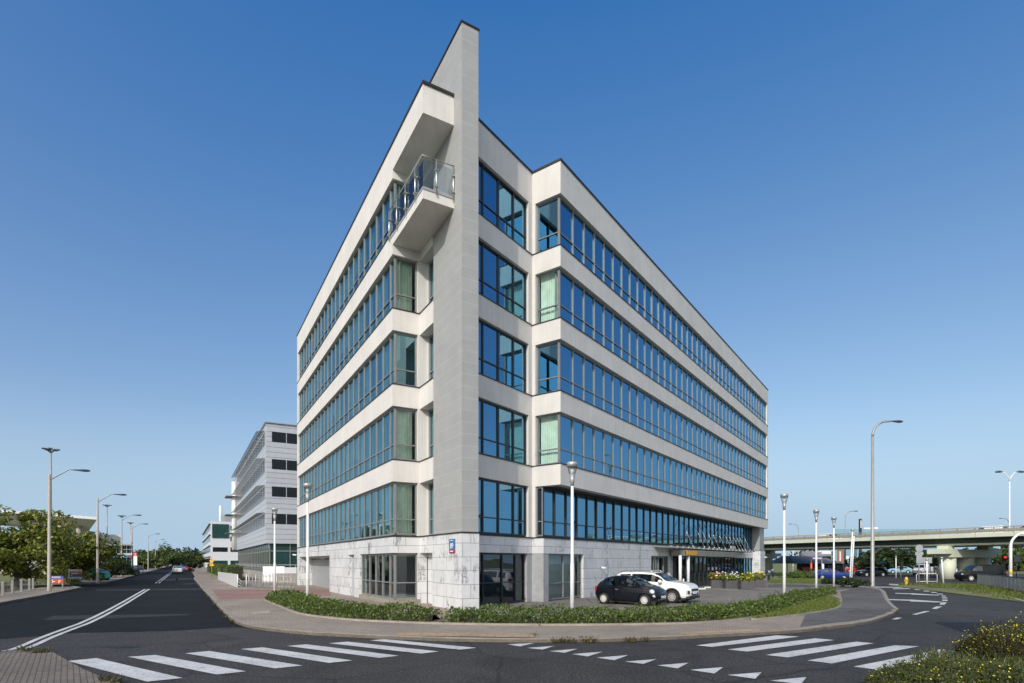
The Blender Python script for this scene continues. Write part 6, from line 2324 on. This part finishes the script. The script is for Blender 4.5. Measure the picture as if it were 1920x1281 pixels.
bk = empty('brick_block', V((1575 - 960) / FPX * 150, 150, 0), 'red brick block beyond the restaurant', 'building')
rbox(1569, 1031, 1582, 1075, 150, 10, 'wall', M['brick_red'], bk)
rbox(1574, 1034, 1577, 1052, 149.9, .2, 'pilaster', M['white_wall'], bk)
bk2 = empty('brick_block', V((1690 - 960) / FPX * 175, 175, 0), 'red brick block left of the sign cluster', 'building')
rbox(1671, 1030, 1702, 1046, 175, 10, 'wall', M['brick_red'], bk2)
rbox(1675, 1033, 1680, 1039, 174.9, .2, 'window', M['dk_glass'], bk2)

# parked motorcycles at the end of the building
def motorcycle(p, rz, label):
    r = empty('motorcycle', (0, 0, 0), label, 'motorcycle', 'motorcycles parked beyond the building')
    for x in (-.68, .68):
        def wheel(mb, x=x):
            for k in range(18):
                a0, a1 = 2 * math.pi * k / 18, 2 * math.pi * (k + 1) / 18
                mb.tube([(x + .26 * math.cos(a0), 0, .3 + .26 * math.sin(a0)), (x + .26 * math.cos(a1), 0, .3 + .26 * math.sin(a1))], .055, 6, False)
        add(r, 'wheel', M['tyre'], wheel)
    add(r, 'body', plain('motorcycle_paint', (.03, .05, .12), .3, 0, .1, coat=.6), lambda mb: mb.tube([(-.75, 0, .78), (-.3, 0, .72), (.1, 0, .85), (.4, 0, .82), (.55, 0, .62)], [.05, .12, .17, .14, .08], 8))
    add(r, 'engine', M['frame_dark'], lambda mb: mb.box((0, 0, .42), (.5, .28, .34)))
    add(r, 'fork', M['steel'], lambda mb: [mb.tube([(.68, s * .09, .3), (.42, s * .09, 1.0)], .025, 6) for s in (1, -1)])
    add(r, 'handlebar', M['black_trim'], lambda mb: mb.tube([(.32, -.36, 1.04), (.42, 0, 1.0), (.32, .36, 1.04)], .02, 6))
    add(r, 'screen', M['head_glass'], lambda mb: mb.obox((.58, -.14, .95), (0, .28, 0), (-.02, 0, .0), (-.14, 0, .3)))
    add(r, 'seat', M['black_trim'], lambda mb: mb.tube([(-.7, 0, .84), (-.3, 0, .80), (0, 0, .86)], [.06, .12, .08], 8))
    r.location, r.rotation_euler = p, (0, 0, rz)
motorcycle(G(1441.5, 1089.5), R(60), 'motorcycle beside the granite end pier')
motorcycle(G(1449, 1083.5), R(70), 'motorcycle farther back under the overpass')

# planters
def planter(x0, x1, yb, label, kinds, seed):
    rnd = random.Random(seed)
    a, b = G(x0, yb), G(x1, yb)
    d = (b - a)
    n = V(-d.y, d.x).normalized()
    root = empty('planter', (a + b) / 2, label, 'planter', 'planters at the entrance')
    mb = MB()
    mb.obox(a + V(0, 0, PZ), d, n * .75, V(0, 0, .68))
    mb.build('trough', plain('trough_grey', (.085, .085, .09), .6), root)
    fp_ = empty('flowering_plants', (a + b) / 2 + V(0, 0, .75), label.replace('planter', 'flowers growing in the planter'), 'flowers', 'flowers in the entrance planters')
    lv = MB()
    for _ in range(18):
        c = a + d * rnd.uniform(.08, .92) + n * rnd.uniform(.15, .6) + V(0, 0, PZ + .78 + rnd.uniform(0, .28))
        leaf_cards(lv, rnd, c, (.34, .34, .26), 60, .085)
    lv.build('leaves', M['leaf_lime'], fp_)
    for mat, cnt in kinds:
        for _ in range(cnt):
            fl_ = MB()
            c = a + d * rnd.uniform(.05, .95) + n * rnd.uniform(-.05, .5) + V(0, 0, PZ + .85 + rnd.uniform(-.05, .5))
            fl_.lathe([(0, -.04), (.09, .01), (.05, .06), (0, .06)], c, 7)
            fl_.build('bloom', M[mat], fp_)
planter(1334, 1358, 1105, 'dark planter nearest the entrance door with white and orange blooms', [('petal_w', 16), ('petal_o', 8)], 1)
planter(1361, 1388, 1106, 'dark planter second from the entrance with many white blooms', [('petal_w', 22)], 2)
planter(1390, 1416, 1108, 'dark planter of lime green foliage set forward of the row', [('petal_y', 12)], 3)
planter(1416.5, 1436, 1104, 'dark planter at the granite end pier with small yellow blooms', [('petal_y', 14), ('petal_o', 4)], 4)
# white kerb stops by the entrance and pale stones by the hedge
for i, (x, y, lb) in enumerate(((1314, 1107.5, 'left white parking stop by the entrance'), (1330, 1104.8, 'right white parking stop by the entrance'))):
    p = G(x, y)
    mb = MB()
    mb.box(p + V(0, 0, PZ + .06), (.95, .16, .12), R(25))
    tag(mb.build('parking_stop', M['white_paint']), lb, 'parking stop', 'white parking stops')
# entrance bollard
p = G(1281.5, 1108)
mb = MB()
mb.tube([p + V(0, 0, PZ), p + V(0, 0, .95)], .06, 8)
tag(mb.build('bollard', M['white_paint']), 'slim white bollard in front of the entrance glazing', 'bollard')

# person waiting by the crossing under the overpass
def person(p, label, coat, trousers, rz):
    root = empty('person', (0, 0, 0), label, 'person')
    me = bpy.data.meshes.new('body')
    vs = [(0, 0, .95), (0, 0, 1.15), (0, 0, 1.4), (0, .01, 1.5), (0, .01, 1.62), (0, .01, 1.74),
          (.1, 0, .9), (.12, .05, .5), (.12, -.02, .08), (.12, .14, .04), (-.1, 0, .9), (-.12, -.05, .5), (-.12, -.12, .08), (-.12, .04, .04),
          (.2, 0, 1.4), (.27, .02, 1.14), (.24, .16, .95), (-.2, 0, 1.4), (-.27, -.02, 1.14), (-.26, .1, .9)]
    es = [(0, 1), (1, 2), (2, 3), (3, 4), (4, 5), (0, 6), (6, 7), (7, 8), (8, 9), (0, 10), (10, 11), (11, 12), (12, 13), (2, 14), (14, 15), (15, 16), (2, 17), (17, 18), (18, 19)]
    rad = [.15, .14, .16, .055, .10, .08, .10, .065, .045, .04, .10, .065, .045, .04, .07, .05, .035, .07, .05, .035]
    me.from_pydata(vs, es, [])
    ob = bpy.data.objects.new('body', me)
    COL.objects.link(ob)
    md = ob.modifiers.new('skin', 'SKIN')
    for i, r_ in enumerate(rad):
        me.skin_vertices[0].data[i].radius = (r_, r_ * .85)
    me.skin_vertices[0].data[0].use_root = True
    ob.modifiers.new('sub', 'SUBSURF').levels = 1
    m_, nt, b_ = newmat('clothed_figure')
    tc = nt.nodes.new('ShaderNodeTexCoord')
    sx = nt.nodes.new('ShaderNodeSeparateXYZ')
    nt.links.new(tc.outputs['Object'], sx.inputs[0])
    mr = N(nt, 'ShaderNodeMapRange')
    mr.inputs['From Max'].default_value = 2.0
    nt.links.new(sx.outputs[2], mr.inputs[0])
    c = ramp(nt, mr.outputs[0], [(0, trousers), (.46, trousers), (.47, coat), (.745, coat), (.75, (.45, .27, .2)), (.85, (.45, .27, .2)), (.855, (.05, .035, .03))])
    nt.nodes[-1].color_ramp.interpolation = 'CONSTANT' if nt.nodes[-1].type == 'VALTORGB' else 'LINEAR'
    nt.links.new(c, b_.inputs['Base Color'])
    me.materials.append(m_)
    ob.parent = root
    root.location, root.rotation_euler = p, (0, 0, rz)
person(V((1758 - 960) / FPX * 90, 90, 0), 'person in pale clothes waiting in front of the round pier', (.65, .55, .55), (.5, .5, .5), R(200))

# billboard and lamp stand out of the picture: they throw shadows on the road
bbd = empty('billboard', V(13.8, 10.4, 0), 'roadside billboard just outside the right edge', 'billboard')
add(bbd, 'panel', M['white_wall'], lambda mb: mb.obox(V(11.35, 10.4, 3.2), V(6, 0, 0), V(0, .2, 0), V(0, 0, 3.8)))
add(bbd, 'leg', M['galv'], lambda mb: mb.tube([V(13.3, 10.5, 0), V(13.3, 10.5, 3.2)], .12, 8))
add(bbd, 'leg', M['galv'], lambda mb: mb.tube([V(15.8, 10.5, 0), V(15.8, 10.5, 3.2)], .12, 8))
